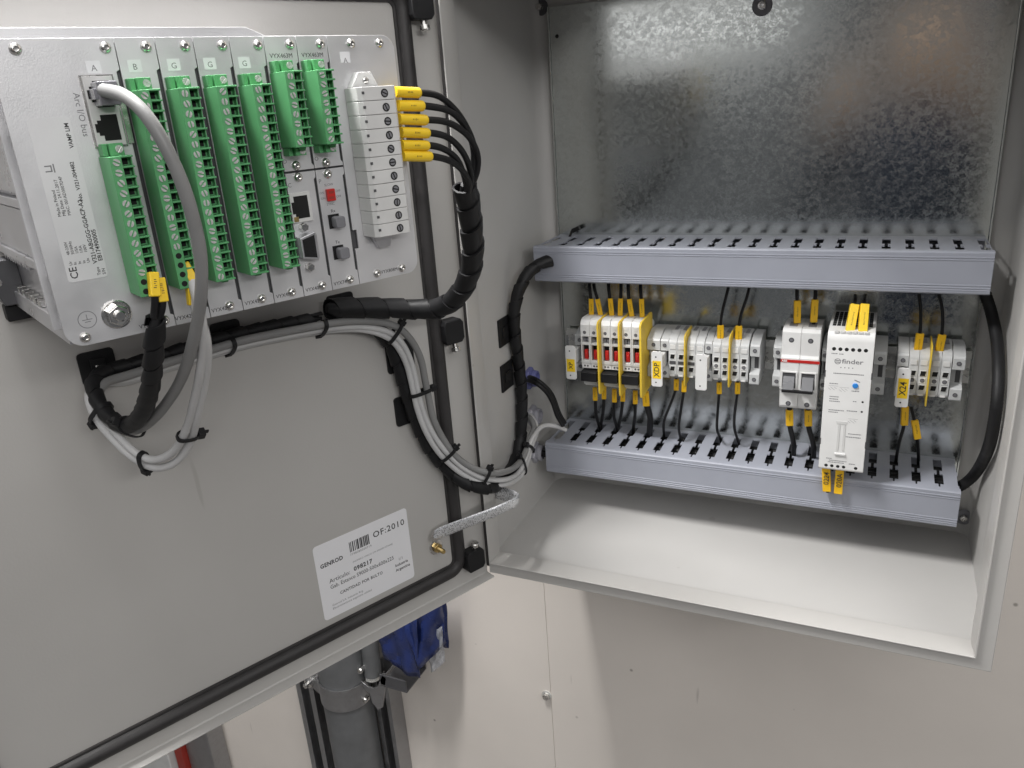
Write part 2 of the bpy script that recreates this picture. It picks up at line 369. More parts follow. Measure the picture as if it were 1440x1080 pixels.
rim.v = [(x*2/14 if x < 0 else x, y, z) for x, y, z in rim.v]     # narrow stile on the hinge side, leaving the dark hinge channel open
enc.part('rim', rim, 'paint', smooth=22)
enc.part('hinge_channel', mb().box(-14, -1.6, 27.4, 29.4, OZ0, OZ1), 'paint')
enc.part('hinge_gap_dark', mb().box(-13.5, -2.1, 13, 27.3, OZ0+.5, OZ1-.5), 'rubber', bevel=1.5)  # black strip added to stand for the shade deep in the hinge gap
for (x, y, z, m) in ((-3.5, 243.6, 579, 'darkgrey'), (484.2-1.0, 238, 11.7, 'greyplastic')):
    wsh = enc.part('washer', mb().lathe((x if x < 0 else 476.5, y if x < 0 else 237.5, z), (0, -1, 0), [(9.2, 0), (9.2, 1.2), (8.2, 2.2), (3.4, 2.2)], 24), m)
    xx = x if x < 0 else 476.5
    enc.part('bolt', mb().lathe((xx, 241.3 if x < 0 else 235.3, z), (0, -1, 0), [(4, 0), (4, 3), (3.2, 4.4), (1.8, 4.5), (1.6, 3), (.01, 2.9)], 14), 'steel', wsh)
# ------------------------------------------------------------------ mounting plate
pl_ = Thing('mounting_plate', 'galvanised steel mounting plate with spangled sheen at the back of the cabinet', 'plate', (236, 239, 16))
pl_.part('sheet', mb().box(8, 464, 239, 241.2, 14, 578), 'galv', bevel=.6)
pl_.part('edge_fold', mb().box(464.0, 466, 238.4, 242.4, 14, 578), 'galv', bevel=.5)
pl_.part('edge_fold', mb().box(6, 8.0, 238.4, 242.4, 14, 578), 'galv', bevel=.5)
for x, z in ((239, 555.5),):
    wsh = pl_.part('washer', mb().lathe((x, 239, z), (0, -1, 0), [(10, 0), (10, .8), (9.2, 1.5), (4.5, 1.6)], 28), 'greyplastic')
    pl_.part('bolt', mb().lathe((x, 237.4, z), (0, -1, 0), [(4.4, 0), (4.4, 2.2), (3.6, 3.4), (2, 3.5), (1.8, 2.2), (.01, 2.1)], 18), 'steel', wsh)
for x, z in ((16.5, 547), (455, 545), (455, 22)):
    pl_.part('drill_hole', mb().cyl((x, 238.97, z), (0, -1, 0), 2.1, .05, 16), 'hole')

# ------------------------------------------------------------------ slotted wiring ducts
def duct(label, z0, z1, x0, x1, off, pitch, rows):
    t = Thing('wiring_duct', label, 'cable duct', (236, 239, z0), group='slotted grey wiring ducts on the plate')
    def wall(za, zb):
        q = mb()
        sl = [off+pitch*k for k in range(-1, 24) if x0-4 < off+pitch*k < x1+4]
        for ya, yb, hw in rows:
            if hw == 0: q.box(x0, x1, yb, ya, za, zb); continue
            e = [x0]
            for c in sl: e += [min(max(c-hw, x0), x1), min(max(c+hw, x0), x1)]
            e.append(x1)
            for i in range(0, len(e), 2):
                if e[i+1]-e[i] > .2: q.box(e[i], e[i+1], yb, ya, za, zb)
        return q
    t.part('slotted_wall', wall(z1-2.2, z1-.8), 'duct')
    t.part('slotted_wall', wall(z0+.8, z0+2.2), 'duct')
    t.part('base', mb().box(x0, x1, 237, 238.9, z0+.8, z1-.8), 'duct')
    h = 0.45
    prof = [(163.5, z1-.75), (163.5, z1+.35), (158, z1+.5), (156.0, z1+.1), (155, z1-1.2), (155, z1-4.5), (155-h, z1-4.8), (155-h, z1-5.8), (155, z1-6.1), (155, z1-7.2), (155-h, z1-7.4), (155-h, z1-8.0), (155, z1-8.3),
            (155, z0+9.4), (155-h, z0+9.1), (155-h, z0+8.2), (155, z0+7.9), (155, z0+7.0), (155-h, z0+6.7), (155-h, z0+5.7), (155, z0+5.4), (155, z0+4.6), (155-h*.8, z0+4.3), (155-h*.8, z0+3.6), (155, z0+3.3), (155, z0+1.4), (156, z0+.1), (158, z0-.3), (163.5, z0-.3), (163.5, z0+.75), (157, z0+.75), (157, z1-.75)]
    t.part('cover', mb().prism(prof, 'x', x0-.6, x1+.6), 'duct', smooth=25)
    q = mb(); rn = random.Random(int(z0))
    for j in range(14):
        y = 166+5.1*j; q.tube(spline([(x, y+rn.uniform(-3, 3), z1-12-(j % 2)*4+rn.uniform(-1.5, 1.5)) for x in np.linspace(x0+6, x1-6, 10)], 9, 2), 4.2, 7)
    t.part('laid_wires', q, 'black', smooth=60, kind='stuff')
    return t
dU = duct('upper grey slotted wiring duct above the row of terminals', 285, 325, 9, 461.5, 15.4, 21.0, [(237, 223.5, 0), (223.5, 196.5, 3.9), (196.5, 187, 1.5), (187, 170.5, 4.0), (170.5, 165, .9), (165, 158.4, 0)])
dL = duct('lower grey slotted wiring duct under the row of terminals', 41, 81, 9.5, 461, 17.0, 21.3, [(237, 232, 0), (232, 204.5, 4.2), (204.5, 196.5, 1.5), (196.5, 172, 4.3), (172, 164.5, .9), (164.5, 158.4, 0)])
# black cable tie end standing on the upper duct
tt = Thing('cable_tie', 'black cable tie head sticking up behind the left end of the upper duct', 'cable tie', (33, 232, 324.5))
tt.part('head', mb().obox((33.5, 230, 332), (.92, 0, .38), (0, 1, 0), (-.38, 0, .92), 5, 3, 2.6), 'black', bevel=.6)
tt.part('tail', mb().tube(spline([(29, 228, 331), (27, 226, 325), (25.5, 222, 321)], 1.5, 0), 1.6, 6), 'black')
# ------------------------------------------------------------------ DIN rail
rl = Thing('din_rail', 'zinc plated steel rail running across the plate between the two ducts', 'rail', (236, 239, 171))
prof = [(239, 177), (231.7, 177), (231.7, 171.5), (232.9, 171.5), (232.9, 178.2), (237.8, 178.2), (237.8, 199.8), (232.9, 199.8), (232.9, 206.5), (231.7, 206.5), (231.7, 201), (239, 201)]
prof = [(239, 178.5), (232.9, 178.5), (232.9, 171.5), (231.7, 171.5), (231.7, 179.7), (237.8, 179.7), (237.8, 198.3), (231.7, 198.3), (231.7, 206.5), (232.9, 206.5), (232.9, 199.5), (239, 199.5)]
rl.part('profile', mb().prism(prof, 'x', 14, 463), 'zinc', smooth=20)

# ------------------------------------------------------------------ things clipped to the rail
def end_clamp(x0, x1, label, group='end clamps on the rail', zt=216.5):
    t = Thing('end_clamp', label, 'end clamp', ((x0+x1)/2, 232, 170), group=group)
    prof = [(231.5, 168), (231.5, 219), (214, 221), (206, 221), (186.5, zt-2), (185, zt-4), (185, 201), (195, 199), (195, 183), (187, 181), (185.5, 180), (185.5, 169), (187, 167.5)]
    t.part('body', mb().prism(prof, 'x', x0+.15, x1-.15), 'termgrey', bevel=.5)
    c = (x0+x1)/2
    for z in (zt-9, 174):
        h = t.part('screw_well', mb().cyl((c, 185.4 if z > 180 else 185.9, z), (0, -1, 0), 2.3, .6, 14), 'darkgrey')
        t.inst('screw', SLOT_CD, (c, 184.7 if z > 180 else 185.2, z), (0, random.uniform(0, 3), 0), h)
    t.part('clip_gap', mb().box(c-1.2, c+3.2, 194.8, 196, 184.5, 197.5), 'darkgrey')
    return t
def carrier(x0, x1, label, print_=None):
    t = Thing('marker_holder', label, 'marker holder', ((x0+x1)/2, 190, 165), group='white marker holders standing off the rail')
    c = 1.6; z0, z1 = 164, 206
    poly = [(x0+c, z0), (x1-c, z0), (x1, z0+c), (x1, z1-c-1), (x1-c-1, z1), (x0+c, z1), (x0, z1-c), (x0, z0+c)]
    body = t.part('tab', mb().prism(poly, 'y', 165, 167.2), 'white', bevel=.4)
    t.part('arm', mb().box(x0+3, x1-1.5, 167.2, 195, 183, 199).box(x0+4, x1-3, 167.2, 188, 176, 180), 'white', bevel=.4)
    for z in (199.5, 169): t.part('pin_hole', mb().cyl(((x0+x1)/2-1, 165, z), (0, -1, 0), .9, .06, 10), 'hole', body)
    if print_:
        t.part('yellow_sticker', mb().box(x0+1.4, x1-1.4, 164.75, 165.02, 173.8, 195 if len(print_) > 2 else 189.5), 'yellow_bright', body)
        text(t, print_, 8.6 if len(print_) > 2 else 6.8, ((x0+x1)/2+.2, 164.68, 184.3 if len(print_) > 2 else 181.5), rot=math.pi/2, parent=body, align='CENTER', bold=.12)
    return t
end_clamp(42.5, 54.8, 'pale grey end clamp behind the XP marker at the left end of the rail')
carrier(37.4, 50.4, 'white marker holder with small yellow XP sticker', 'XP')
ORD = ['first', 'second', 'third', 'fourth', 'fifth', 'sixth']
def fuse_terminal(x0, x1, i):
    t = Thing('fuse_terminal', '%s of the six white fuse terminals with red inserts, counted from the left' % ORD[i], 'fuse terminal', ((x0+x1)/2, 232, 152), group='white fuse terminals with red inserts')
    x0 += .12; x1 -= .12; c = (x0+x1)/2
    prof = [(231.5, 150), (231.5, 222), (212, 236), (180, 237.5), (175, 236), (172, 231), (172, 216.5), (178.5, 215), (178.5, 184), (173, 183), (173, 177), (180, 176), (182, 152)]
    body = t.part('body', mb().prism(prof, 'x', x0, x1), 'white', bevel=.45)
    fr = t.part('window_frame', mb().box(x0, x0+1.5, 172, 178.6, 183.2, 216.4).box(x1-1.5, x1, 172, 178.6, 183.2, 216.4).box(x0+1.5, x1-1.5, 172.2, 178.6, 206, 209).box(x0+1.5, x1-1.5, 172.2, 178.6, 183.2, 187), 'offwhite', bevel=.3)
    t.part('window_recess', mb().box(x0+1.5, x1-1.5, 178.2, 178.45, 187, 216), 'hole', fr)
    ins = t.part('fuse_insert', mb().box(c-2.3, c+2.3, 174.5, 178.3, 188, 199.5).box(c-1.2, c+1.2, 173.6, 175, 190.5, 196), 'red', bevel=.4)
    t.part('slide', mb().box(c-3.4, c-.4, 174.5, 178.3, 210, 214.5).box(c+.6, c+3.4, 174.5, 178.3, 210, 214.5), 'greyplastic', bevel=.3)
    t.part('marker_square', mb().box(c-2.6, c+2.6, 171.6, 172.3, 226.4, 231), 'white', bevel=.3)
    t.inst('screw_hole', HOLE_C, (c-.6, 171.98, 221.5)); t.inst('screw', SLOT_CD, (c-.6, 172.4, 221.5), (0, random.uniform(0, 3), 0))
    t.part('entry', mb().cyl((c, 200, 236.6), (0, 0, 1), 3.1, .5, 14), 'brass')
    for dx in (-2.8, .8): t.part('test_point', mb().cyl((c+dx+.9, 173, 180), (0, -1, 0), 1.2, .1, 10), 'darkgrey')
    return t
for g, gx in enumerate((55, 80.2, 105.4)):
    for k in range(2): fuse_terminal(gx+k*11.4, gx+(k+1)*11.4, g*2+k)
    lv = Thing('fuse_lever', ['left', 'middle', 'right'][g]+' black fuse lever bar below the '+['first', 'second', 'third'][g]+' pair of fuse terminals', 'lever', (gx+11, 172, 163), group='black fuse levers')
    lv.part('bar', mb().prism([(165, 163), (165, 174), (168, 175), (181.5, 175), (181.5, 165), (168, 162.5)], 'x', gx+.6, gx+20.5), 'black', bevel=.7)
    lv.part('pivot', mb().box(gx+2, gx+19, 172, 182, 157, 162.4), 'termgrey', bevel=.4)
def partition(x, z0, z1, y0, y1, label, th=2.2):
    c = 5
    poly = [(y1, z0+4), (y1, z1-1), (y1-3, z1+1.5), (y0+c, z1), (y0+1, z1-2), (y0, z1-c), (y0, z0+c), (y0+1.5, z0+1), (y0+c, z0)]
    solo('partition_plate', mb().prism(poly, 'x', x, x+th), 'yellow_sep', label, 'partition plate', 'yellow partition plates between terminals', bevel=.5, org=(x+th/2, y1, z0))
partition(77.9, 147.5, 237.5, 163, 212, 'yellow partition plate between first and second pair of fuse terminals')
partition(103.1, 147.5, 237.8, 163, 212, 'yellow partition plate between second and third pair of fuse terminals')
partition(128.3, 147.5, 238.5, 163, 212, 'big yellow partition plate closing the right end of the fuse terminals', 2.6)
end_clamp(131.2, 146.8, 'pale grey end clamp right of the big yellow partition plate')
carrier(141.6, 154.2, 'white marker holder with yellow XDP sticker', 'XDP')
def terminal(x0, x1, label, rows3=True):
    t = Thing('terminal_block', label, 'terminal block', ((x0+x1)/2, 232, 170), group='grey feed-through terminal blocks')
    x0 += .12; x1 -= .12; c = (x0+x1)/2
    prof = [(231.5, 168), (231.5, 218), (222, 222), (206, 222), (200, 218), (192, 217), (186.5, 213), (185, 210), (185, 173), (186.5, 170.5), (200, 168.5)]
    body = t.part('body', mb().prism(prof, 'x', x0, x1), 'termgrey', bevel=.35)
    t.part('marker_square', mb().box(c-3.2, c+3.2, 184.3, 185.2, 203.6, 209), 'white', body, bevel=.3)
    zs = (195, 187.3, 179.8) if rows3 else (195, 180.5)
    for k, z in enumerate(zs):
        e = t.part('wire_entry', mb().box(c-2.9, c+2.9, 184.55, 185.1, z-3.1, z+3.1), 'white', body, bevel=.3)
        if rows3 and k == 1:
            t.part('screw_recess', mb().cyl((c, 184.56, z), (0, -1, 0), 2.2, .05, 14), 'darkgrey', body); t.inst('screw', SLOT_CD, (c, 184.5, z), (0, random.uniform(0, 3), 0), body)
        else: t.part('entry_hole', mb().prism([(c-2.7, z-2.5), (c+1.9, z-2.5), (c+2.7, z+2.5), (c-2.1, z+2.5)], 'y', 184.3, 184.54), 'hole', body)
    if not rows3: t.part('bridge_slot', mb().box(c-3.6, c+3.6, 184.6, 185.1, 185.6, 189.4), 'darkgrey', body)
    t.part('foot_tab', mb().box(c-2.9, c+2.2, 184.4, 186, 170.7, 172.8), 'white', body, bevel=.3)
    t.part('top_groove', mb().box(c-2.0, c+2.0, 204, 219, 221.6, 222.06), 'greyplastic', body)
    return t
end_clamp(147.2, 156.8, 'pale grey end clamp just right of the XDP marker')
sides = ['leftmost', 'second', 'third', 'rightmost']
for k in range(4): terminal(157+9.75*k+(1.2 if k > 1 else -.6), 157+9.75*(k+1)+(1.2 if k > 1 else -.6), '%s terminal block of the four right after the XDP marker' % sides[k], False)
partition(176.0-.25, 161, 224, 177, 214, 'yellow partition plate in the middle of the terminals after the XDP marker', 1.6)
carrier(191.5, 204.3, 'blank white marker holder without any sticker')
end_clamp(197.6, 206, 'pale grey end clamp behind the blank white marker holder')
for k in range(4): terminal(206.4+9.5*k+(1.1 if k > 1 else -.5), 206.4+9.5*(k+1)+(1.1 if k > 1 else -.5), '%s terminal block of the four between the blank marker and the bare rail' % sides[k])
partition(225.2-.25, 164, 225, 177, 214, 'yellow partition plate in the middle of the terminals after the blank marker', 1.6)
end_clamp(246.6, 257.4, 'pale grey end clamp at the bare rail left of the circuit breaker')
# circuit breaker
end_clamp(271.2, 280.6, 'pale grey end clamp touching the left side of the circuit breaker')
mc = Thing('circuit_breaker', 'white two-pole miniature circuit breaker with red stripe and grey toggle', 'circuit breaker', (300, 232, 150))
for k in range(2):
    xa = 281+k*19; xb = xa+18.85; c = (xa+xb)/2
    prof = [(231.5, 152), (231.5, 234), (205, 238), (176, 238), (172, 235), (171, 210), (167.5, 208), (167.5, 172.5), (172, 170), (173, 152), (176, 148.5), (205, 148)]
    p_ = mc.part('pole', mb().prism(prof, 'x', xa, xb), 'white', bevel=.6)
    for z, y in ((226.5, 171.6), (154.5, 172.8)):
        mc.part('screw_well', mb().cyl((c, y, z), (0, -1, 0), 2.7, .12, 16), 'darkgrey', p_); mc.inst('screw', SLOT_CD, (c, y-.1, z), (0, random.uniform(0, 3), 0), p_)
    mc.part('toggle_recess', mb().box(c-6.6, c+6.6, 167.1, 167.45, 174, 192), 'darkgrey', p_)
    mc.part('toggle', mb().prism([(167.2, 188), (167.2, 178), (160.5, 174), (158, 175.5), (163, 182.5)], 'x', c-5.8, c+5.8), 'toggle', p_, bevel=.5)
    mc.part('toggle_frame', ring(mb(), [(0, 167.4), (0, 165.9), (1.5, 165.9), (1.5, 167.4)], c-8.2, c+8.2, 172.8, 193.5), 'white', p_, bevel=.3)
    mc.part('entry', mb().box(c-4, c+4, 184, 200, 237.9, 238.5), 'greyplastic', p_)
mc.part('toggle_bar', mb().box(284.5, 315.5, 157, 160.5, 172.6, 175.6), 'black', bevel=.5)
st = mc.part('red_stripe', mb().box(281.1, 319.8, 166.9, 167.55, 203.2, 206.2), 'red')
text(mc, 'ABB', 3.0, (282.2, 166.85, 204.7), 'white', parent=st, bold=.12)
end_clamp(320.2, 326.6, 'narrow grey end clamp between circuit breaker and tall power supply')
# power supply
ps = Thing('power_supply', 'tall white rail-mounted power supply module with blue dial hanging over the lower duct', 'power supply', (348.5, 232, 99))
X0, X1, YF = 327.2, 370.2, 135
prof = [(226, 104), (226, 246), (150, 249), (139, 248), (136, 244), (135, 239), (135, 101), (137, 99), (168, 99), (172, 104)]
case = ps.part('case', mb().prism(prof, 'x', X0, X1), 'white', bevel=.7)
q = mb()
for r_ in range(7):
    for k in range(9):
        ya = 157+9.2*r_; zt = 249-(ya+2.5-150)*3/76; q.box(X0+2.8+4.2*k, X0+6.3+4.2*k, ya, ya+7.6, zt-1.5, zt+.12)
ps.part('vent_grille', q, 'hole', case, kind='stuff')
for k in range(6): ps.part('terminal_tab', mb().box(X0+6+5.4*k, X0+10.4+5.4*k, 137.2, 140.5, 246.4, 248.9), 'offwhite', case, bevel=.3)
for k in range(6): ps.part('test_hole', mb().lathe((334+5.76*k, 135, 231.3), (0, -1, 0), [(1.9, 0), (1.6, .1)], 14), 'hole', case)
for x in (334.5, 340.1, 345.8, 351.4, 362.9): ps.part('test_hole', mb().lathe((x, 135, 104.2), (0, -1, 0), [(1.7, 0), (1.4, .1)], 14), 'hole', case)
for x, z in ((X0+.1, 205), (X1-.1, 205), (X0+.1, 131), (X1-.1, 131)):
    ps.part('seam_notch', mb().box(x-.6, x+.6, 134.9, 136, z-3.5, z+3.5), 'darkgrey', case)
yf = 134.95
em = annulus((338.2, yf, 218.6), 3.0, 2.4, -1).box(336.2, 340.2, yf-.06, yf, 219.1, 219.8).box(336.2, 340.2, yf-.06, yf, 217.4, 218.1)
ps.part('emblem', em, 'inkgrey', case)
text(ps, 'finder', 6.6, (342, yf, 218.8), 'inkgrey', parent=case, bold=.1, sx=1.25)
for k in range(4): ps.part('dot', mb().cyl((341.5+3.6*k, yf+.02, 212.4), (0, -1, 0), .6, .05, 10), 'inkgrey', case)
for i, (x, z, ln) in enumerate(((335, 206, 27), (332, 195, 8), (333, 181, 8), (333, 178.5, 7), (333, 176, 9), (333, 166.5, 14), (333, 164.3, 9), (353, 188.5, 7), (355, 177.5, 3), (350, 167, 8), (353, 142, 12), (351, 138.5, 14), (334, 112.5, 5), (337, 110.5, 16), (336, 108.5, 15), (356, 108.5, 6), (332, 226.5, 4), (339, 226.3, 4))):
    q = mb(); xx = x
    while xx < x+ln: d = random.uniform(.7, 1.7); q.box(xx, xx+d, yf-.04, yf+.02, z-.45, z+.45); xx += d+.35
    ps.part('fine_print', q, 'inkgrey', case)
for x, z in ((332.5, 189), (342.5, 188), (353, 155)):
    q = mb()
    for k in range(4): q.obox((x+1.8*k, yf, z+(1.4 if k % 2 else 0)), (.8, 0, -.6), (0, 1, 0), (.6, 0, .8), 1.6, .03, .12)
    q.box(x-1, x+8, yf-.03, yf+.02, z+3.4, z+3.6); ps.part('circuit_diagram', q, 'inkgrey', case)
dial = ps.part('dial', mb().lathe((356, 135, 194.4), (0, -1, 0), [(2.7, 0), (2.7, .9), (2.2, 1.4)], 20), 'blue', case)
ps.part('dial_scale', mb().obox((357.4, yf, 199.2), (.92, 0, -.38), (0, 1, 0), (.38, 0, .92), 2.8, .03, .45), 'inkgrey', case)
for z in (177.6, 167.1): ps.part('indicator_light', mb().cyl((363.9, 135, z), (0, -1, 0), 1.05, .1, 12), 'hole', case)
gr = mb().prism([(341, 155), (352, 155), (351, 151.5), (342, 151.5)], 'y', 134.6, 135.05).box(343.0, 345.2, 134.5, 135.05, 122, 151).box(348.2, 350.4, 134.5, 135.05, 122, 151)
ps.part('latch_rib', gr, 'offwhite', case, bevel=.2)
ps.part('latch_lip', mb().box(341.5, 352, 133.2, 135.05, 117.6, 119.6), 'white', case, bevel=.4)
end_clamp(370.6, 383, 'pale grey end clamp on the right of the tall power supply')
# X24 group
end_clamp(392.4, 403.2, 'pale grey end clamp behind the X24 marker')
carrier(393.4, 405.6, 'white marker holder with yellow X24 sticker', 'X24')
for k in range(4): terminal(403.6+9.3*k+(1.0 if k > 1 else -.4), 403.6+9.3*(k+1)+(1.0 if k > 1 else -.4), '%s terminal block of the four right of the X24 marker' % sides[k])
partition(421.8-.2, 161, 226, 177, 214, 'yellow partition plate in the middle of the X24 terminals', 1.5)
end_clamp(442.2, 453.6, 'pale grey end clamp at the right end of the rail')
# ------------------------------------------------------------------ door (frame d: x = u from hinge, y = w out of the inner face, z)
dr = Thing('cabinet_door', 'light grey cabinet door swung open, inner face with black gasket showing', 'cabinet door', (240, 0, -18), 'd')
U0, U1, V0, V1 = -12.5, 494, -18.5, 604
dr.part('panel', mb().box(U0, U1-.1, -1.6, 0, V0+.1, V1-.1), 'paint', bevel=.5)
fl = [(12.8, .4), (12.8, 1.3), (12.2, 1.7), (1.2, 1.9), (.02, 3.0), (-1.7, 3.0), (-1.7, 0), (12.2, 0)]      # (out of the door, inset)
dr.part('bottom_flange', mb().prism([(w, V0+d) for w, d in fl], 'x', U0+.5, U1), 'paint', smooth=35)
dr.part('top_flange', mb().prism([(w, V1-d) for w, d in fl], 'x', U0+.5, U1), 'paint', smooth=35)
dr.part('side_flange', mb().prism([(U1-d, w) for w, d in fl], 'z', V0+2, V1-2), 'paint', smooth=35)
def rr_sweep(x0, x1, z0, z1, r, prof, n=8):
    """prof: (offset outward, y) swept along a rounded rectangle"""
    vs = []; fs = []; base = []
    for cx, cz, a in ((x1-r, z1-r, 0), (x0+r, z1-r, 90), (x0+r, z0+r, 180), (x1-r, z0+r, 270)):
        for k in range(n+1): base.append((cx, cz, math.radians(a+90*k/n)))
    m = len(base); p = len(prof)
    for cx, cz, t in base:
        for d, y in prof: vs.append((cx+(r+d)*math.cos(t), y, cz+(r+d)*math.sin(t)))
    for i in range(m):
        for k in range(p-1): fs.append((i*p+k, ((i+1) % m)*p+k, ((i+1) % m)*p+k+1, i*p+k+1))
    return MB().add(vs, fs)
dr.part('gasket', rr_sweep(25, 467, 7.5, 577, 14, [(-8.4, .05), (-8.4, 2.2), (-7.2, 2.6), (-6.2, 2.4), (-5.6, 4.6), (-3.6, 7.0), (0, 8.2), (3.6, 7.2), (6.2, 5.0), (8.2, 2.0), (8.2, .05)]), 'rubber', smooth=35)
for k, v in enumerate((14, 274, 566)):
    hg = dr.part('hinge', mb().prism([(2, v-12), (20, v-12), (22.5, v-8), (22.5, v+8), (20, v+12), (2, v+12), (-1, v+8), (-1, v-8)], 'y', .05, 14), 'black', bevel=1.2)
    sg = 1 if k == 0 else -1
    dr.part('hinge_bolt', mb().lathe((9, 9, v+sg*12), (0, .25, sg), [(2.6, 0), (2.6, 5), (4.4, 5), (4.4, 8.5), (3.4, 9.4)], 12), 'steel', hg)
    dr.part('hinge_arm', mb().box(-4, 1, 6, 9, v-3, v+3), 'darkgrey', hg)
ws = dr.part('earth_washer', mb().lathe((52.4, 0, 44.8), (0, 1, 0), [(8.2, .03), (8.2, 1.4), (7.4, 1.6), (4, 1.7)], 24), 'steel')
dr.part('earth_nut', mb().cyl((52.4, 1.6, 44.8), (0, 1, 0), 5.2, 4.2, 6, .3), 'brass', ws, bevel=.4)
dr.part('earth_stud', mb().lathe((52.4, 1, 44.8), (0, 1, 0), [(2.6, 0)]+[(2.6-.35*(i % 2), 4+.5*i) for i in range(20)]+[(2.0, 14.5)], 14), 'brass', ws)

# sticker on the door
sk = Thing('sticker', 'white printed paper sticker with barcode near the foot of the door', 'sticker', (134.5, .1, 63), 'd')
su0, su1, sv0, sv1 = 82.2, 186.8, 22.6, 104.2
sh = sk.part('paper', mb().prism(rrect(su0, su1, sv0, sv1, 3.5), 'y', .06, .32), 'paper')
def st_(s, size, x, y, bold=0., m='ink', sx=1., sp=1.): text(sk, s, size, (su1-x, .33, sv0+y), m, parent=sh, bold=bold, sx=sx, spacing=sp)
st_('GENROD', 6.0, 4.5, 58.5, .2, sx=.92, sp=1.08)
st_('OF:2010', 9.4, 63.5, 67, .1, sx=1.02, sp=1.12)
q = mb(); x = 37.0
while x < 58: d = random.choice((.4, .8, 1.2, 1.6)); q.box(su1-x-d, su1-x, .31, .36, sv0+60, sv0+71); x += d+random.choice((.4, .6, 1.1))
sk.part('barcode', q, 'ink', sh)
st_('7798080300719', 3.4, 36.5, 57.2, 0, 'inkgrey', 1.0, 1.1)
st_('(NUMERO UNICO S/N 0000001074448)', 2.6, 38, 48.6, 0, 'inkgrey', 1.0, 1.05)
st_('Artículo:', 6.4, 11, 39.5, .02); st_('098217', 6.4, 38, 40.5, .2, sp=1.1)
st_('Gab. Estanco S9000-500x600x225', 6.0, 11, 32.8, .02, sx=.87)
st_('CANTIDAD POR BULTO', 4.6, 20, 22.3, .08, sx=.9, sp=1.1)
st_('1/1', 4.6, 88, 28.2, 0, 'inkgrey'); st_('Industria', 4.4, 83.5, 22.5, .08); st_('Argentina', 4.4, 83.5, 17, .08)
st_('Genrod S.A. Industria Arg.', 3.2, 10, 13, 0, 'inkgrey'); st_('Electromecánica argentina calidad', 3.2, 10, 9.2, 0, 'inkgrey')

# ------------------------------------------------------------------ protection relay, rear side
ry = Thing('protection_relay', 'aluminium protection relay fixed in the door, rear side with green connectors', 'relay', (255, 0, 378), 'd')
WF = 163.
cs = mb()
cs.box(152, 359, .4, 160, 384, 520)
side = ry.part('case', cs, 'alu_side', bevel=.6)
for (va, vb, d) in ((485, 521, 365), (455.5, 484.0, 363.4), (447.5, 452.5, 365), (419.5, 446.5, 363.4), (414, 419.3, 365.2), (378, 389, 365)):
    ry.part('side_rib', mb().box(358.5, d, .5, 160.5, va, vb), 'alu_side', side, bevel=.5)
ry.part('rib_tooth', mb().prism([(20+8*i+(3 if j else 0), 414.2-(3.4 if j else 0)) for i in range(10) for j in (0, 1)]+[(105, 416), (20, 416)], 'x', 359.2, 364.6), 'alu_side', side)
for i in range(6): ry.part('vent_notch', mb().box(359.2, 364.2, 26+13*i, 34+13*i, 389.2, 393), 'steel', side, bevel=.4)
br = ry.part('clamp_bracket', mb().prism([(359, 380), (372, 380), (374, 386), (374, 404), (368, 410), (359, 410)], 'y', 3, 22), 'darkgrey', side, bevel=1)
ry.part('bracket_screw', mb().lathe((372, 15, 396), (.7, .7, 0), [(6.6, 0), (6.6, 3), (5.6, 5), (3.2, 5.2), (3.0, 2.5), (.01, 2.4)], 20), 'steel', br)
ry.part('bracket_foot', mb().box(352, 372, 2, 14, 368, 379), 'black', br, bevel=1)
bp = ry.part('rear_plate', mb().prism([(369, 534.4), (233, 534.4), (221.5, 529.6), (160, 529.6), (160, 385), (369, 385)], 'y', 147, 149.5), 'alu', bevel=.3)
ry.part('chassis_front', mb().box(146, 362, 149.6, 160.6, 379, 526), 'darkgrey')
# module cover panels
ZT, ZB = 528.2, 376.6
def panel(name, poly, parent=None): return ry.part(name, mb().prism(poly, 'y', WF-1.5, WF), 'alu', parent, bevel=.22)
def arc(cx, cz, r, a0, a1, n=6): return [(cx+r*math.cos(math.radians(a0+(a1-a0)*k/n)), cz+r*math.sin(math.radians(a0+(a1-a0)*k/n))) for k in range(n+1)]
seam = [310.2, 290.1, 270.0, 249.9, 229.8, 209.7, 189.6]
g = .22
panA = panel('module_panel', [(seam[0]+g, ZT), (seam[0]+g, 513), (seam[0]+1.9, 512), (seam[0]+1.9, 384), (seam[0]+g, 383), (seam[0]+g, ZB)]+arc(357.5, ZB+9.5, 9.5, 270, 360)+arc(364, ZT-3, 3, 0, 90)[::1])
pans = [panA]
for i in range(4):
    a, c = seam[i], seam[i+1]
    pans.append(panel('module_panel', [(c+g, ZT), (c+g, 513), (c+1.9, 512), (c+1.9, 384), (c+g, 383), (c+g, ZB), (a-g, ZB), (a-g, ZT)]))
for i in (4, 5):
    a, c = seam[i], seam[i+1]
    pans.append(panel('module_panel', [(c+g, ZT), (c+g, 514), (c+1.5, 513), (c+1.5, 456.6), (c+g, 455), (c+g, 453.2), (a-g, 453.2), (a-g, ZT)]))
    pans.append(panel('module_panel', [(c+g, 452.0), (c+g, 448), (c+1.6, 447), (c+1.6, 387), (c+g, 386), (c+g, ZB), (a-g, ZB), (a-g, 452.0)]))
panR = panel('module_panel', arc(150.8, ZT-8.5, 8.5, 90, 180)+arc(150.8, ZB+8.5, 8.5, 180, 270)+[(seam[6]-g, ZB), (seam[6]-g, 384), (seam[6]-g, 400), (seam[6]-3.0, 400), (seam[6]-3.0, 412), (seam[6]-g, 412), (seam[6]-g, ZT)])
pans.append(panR)
def pscrew(u, v): ry.inst('screw', SCR_D, (u, WF, v), (0, random.uniform(0, 3), 0))
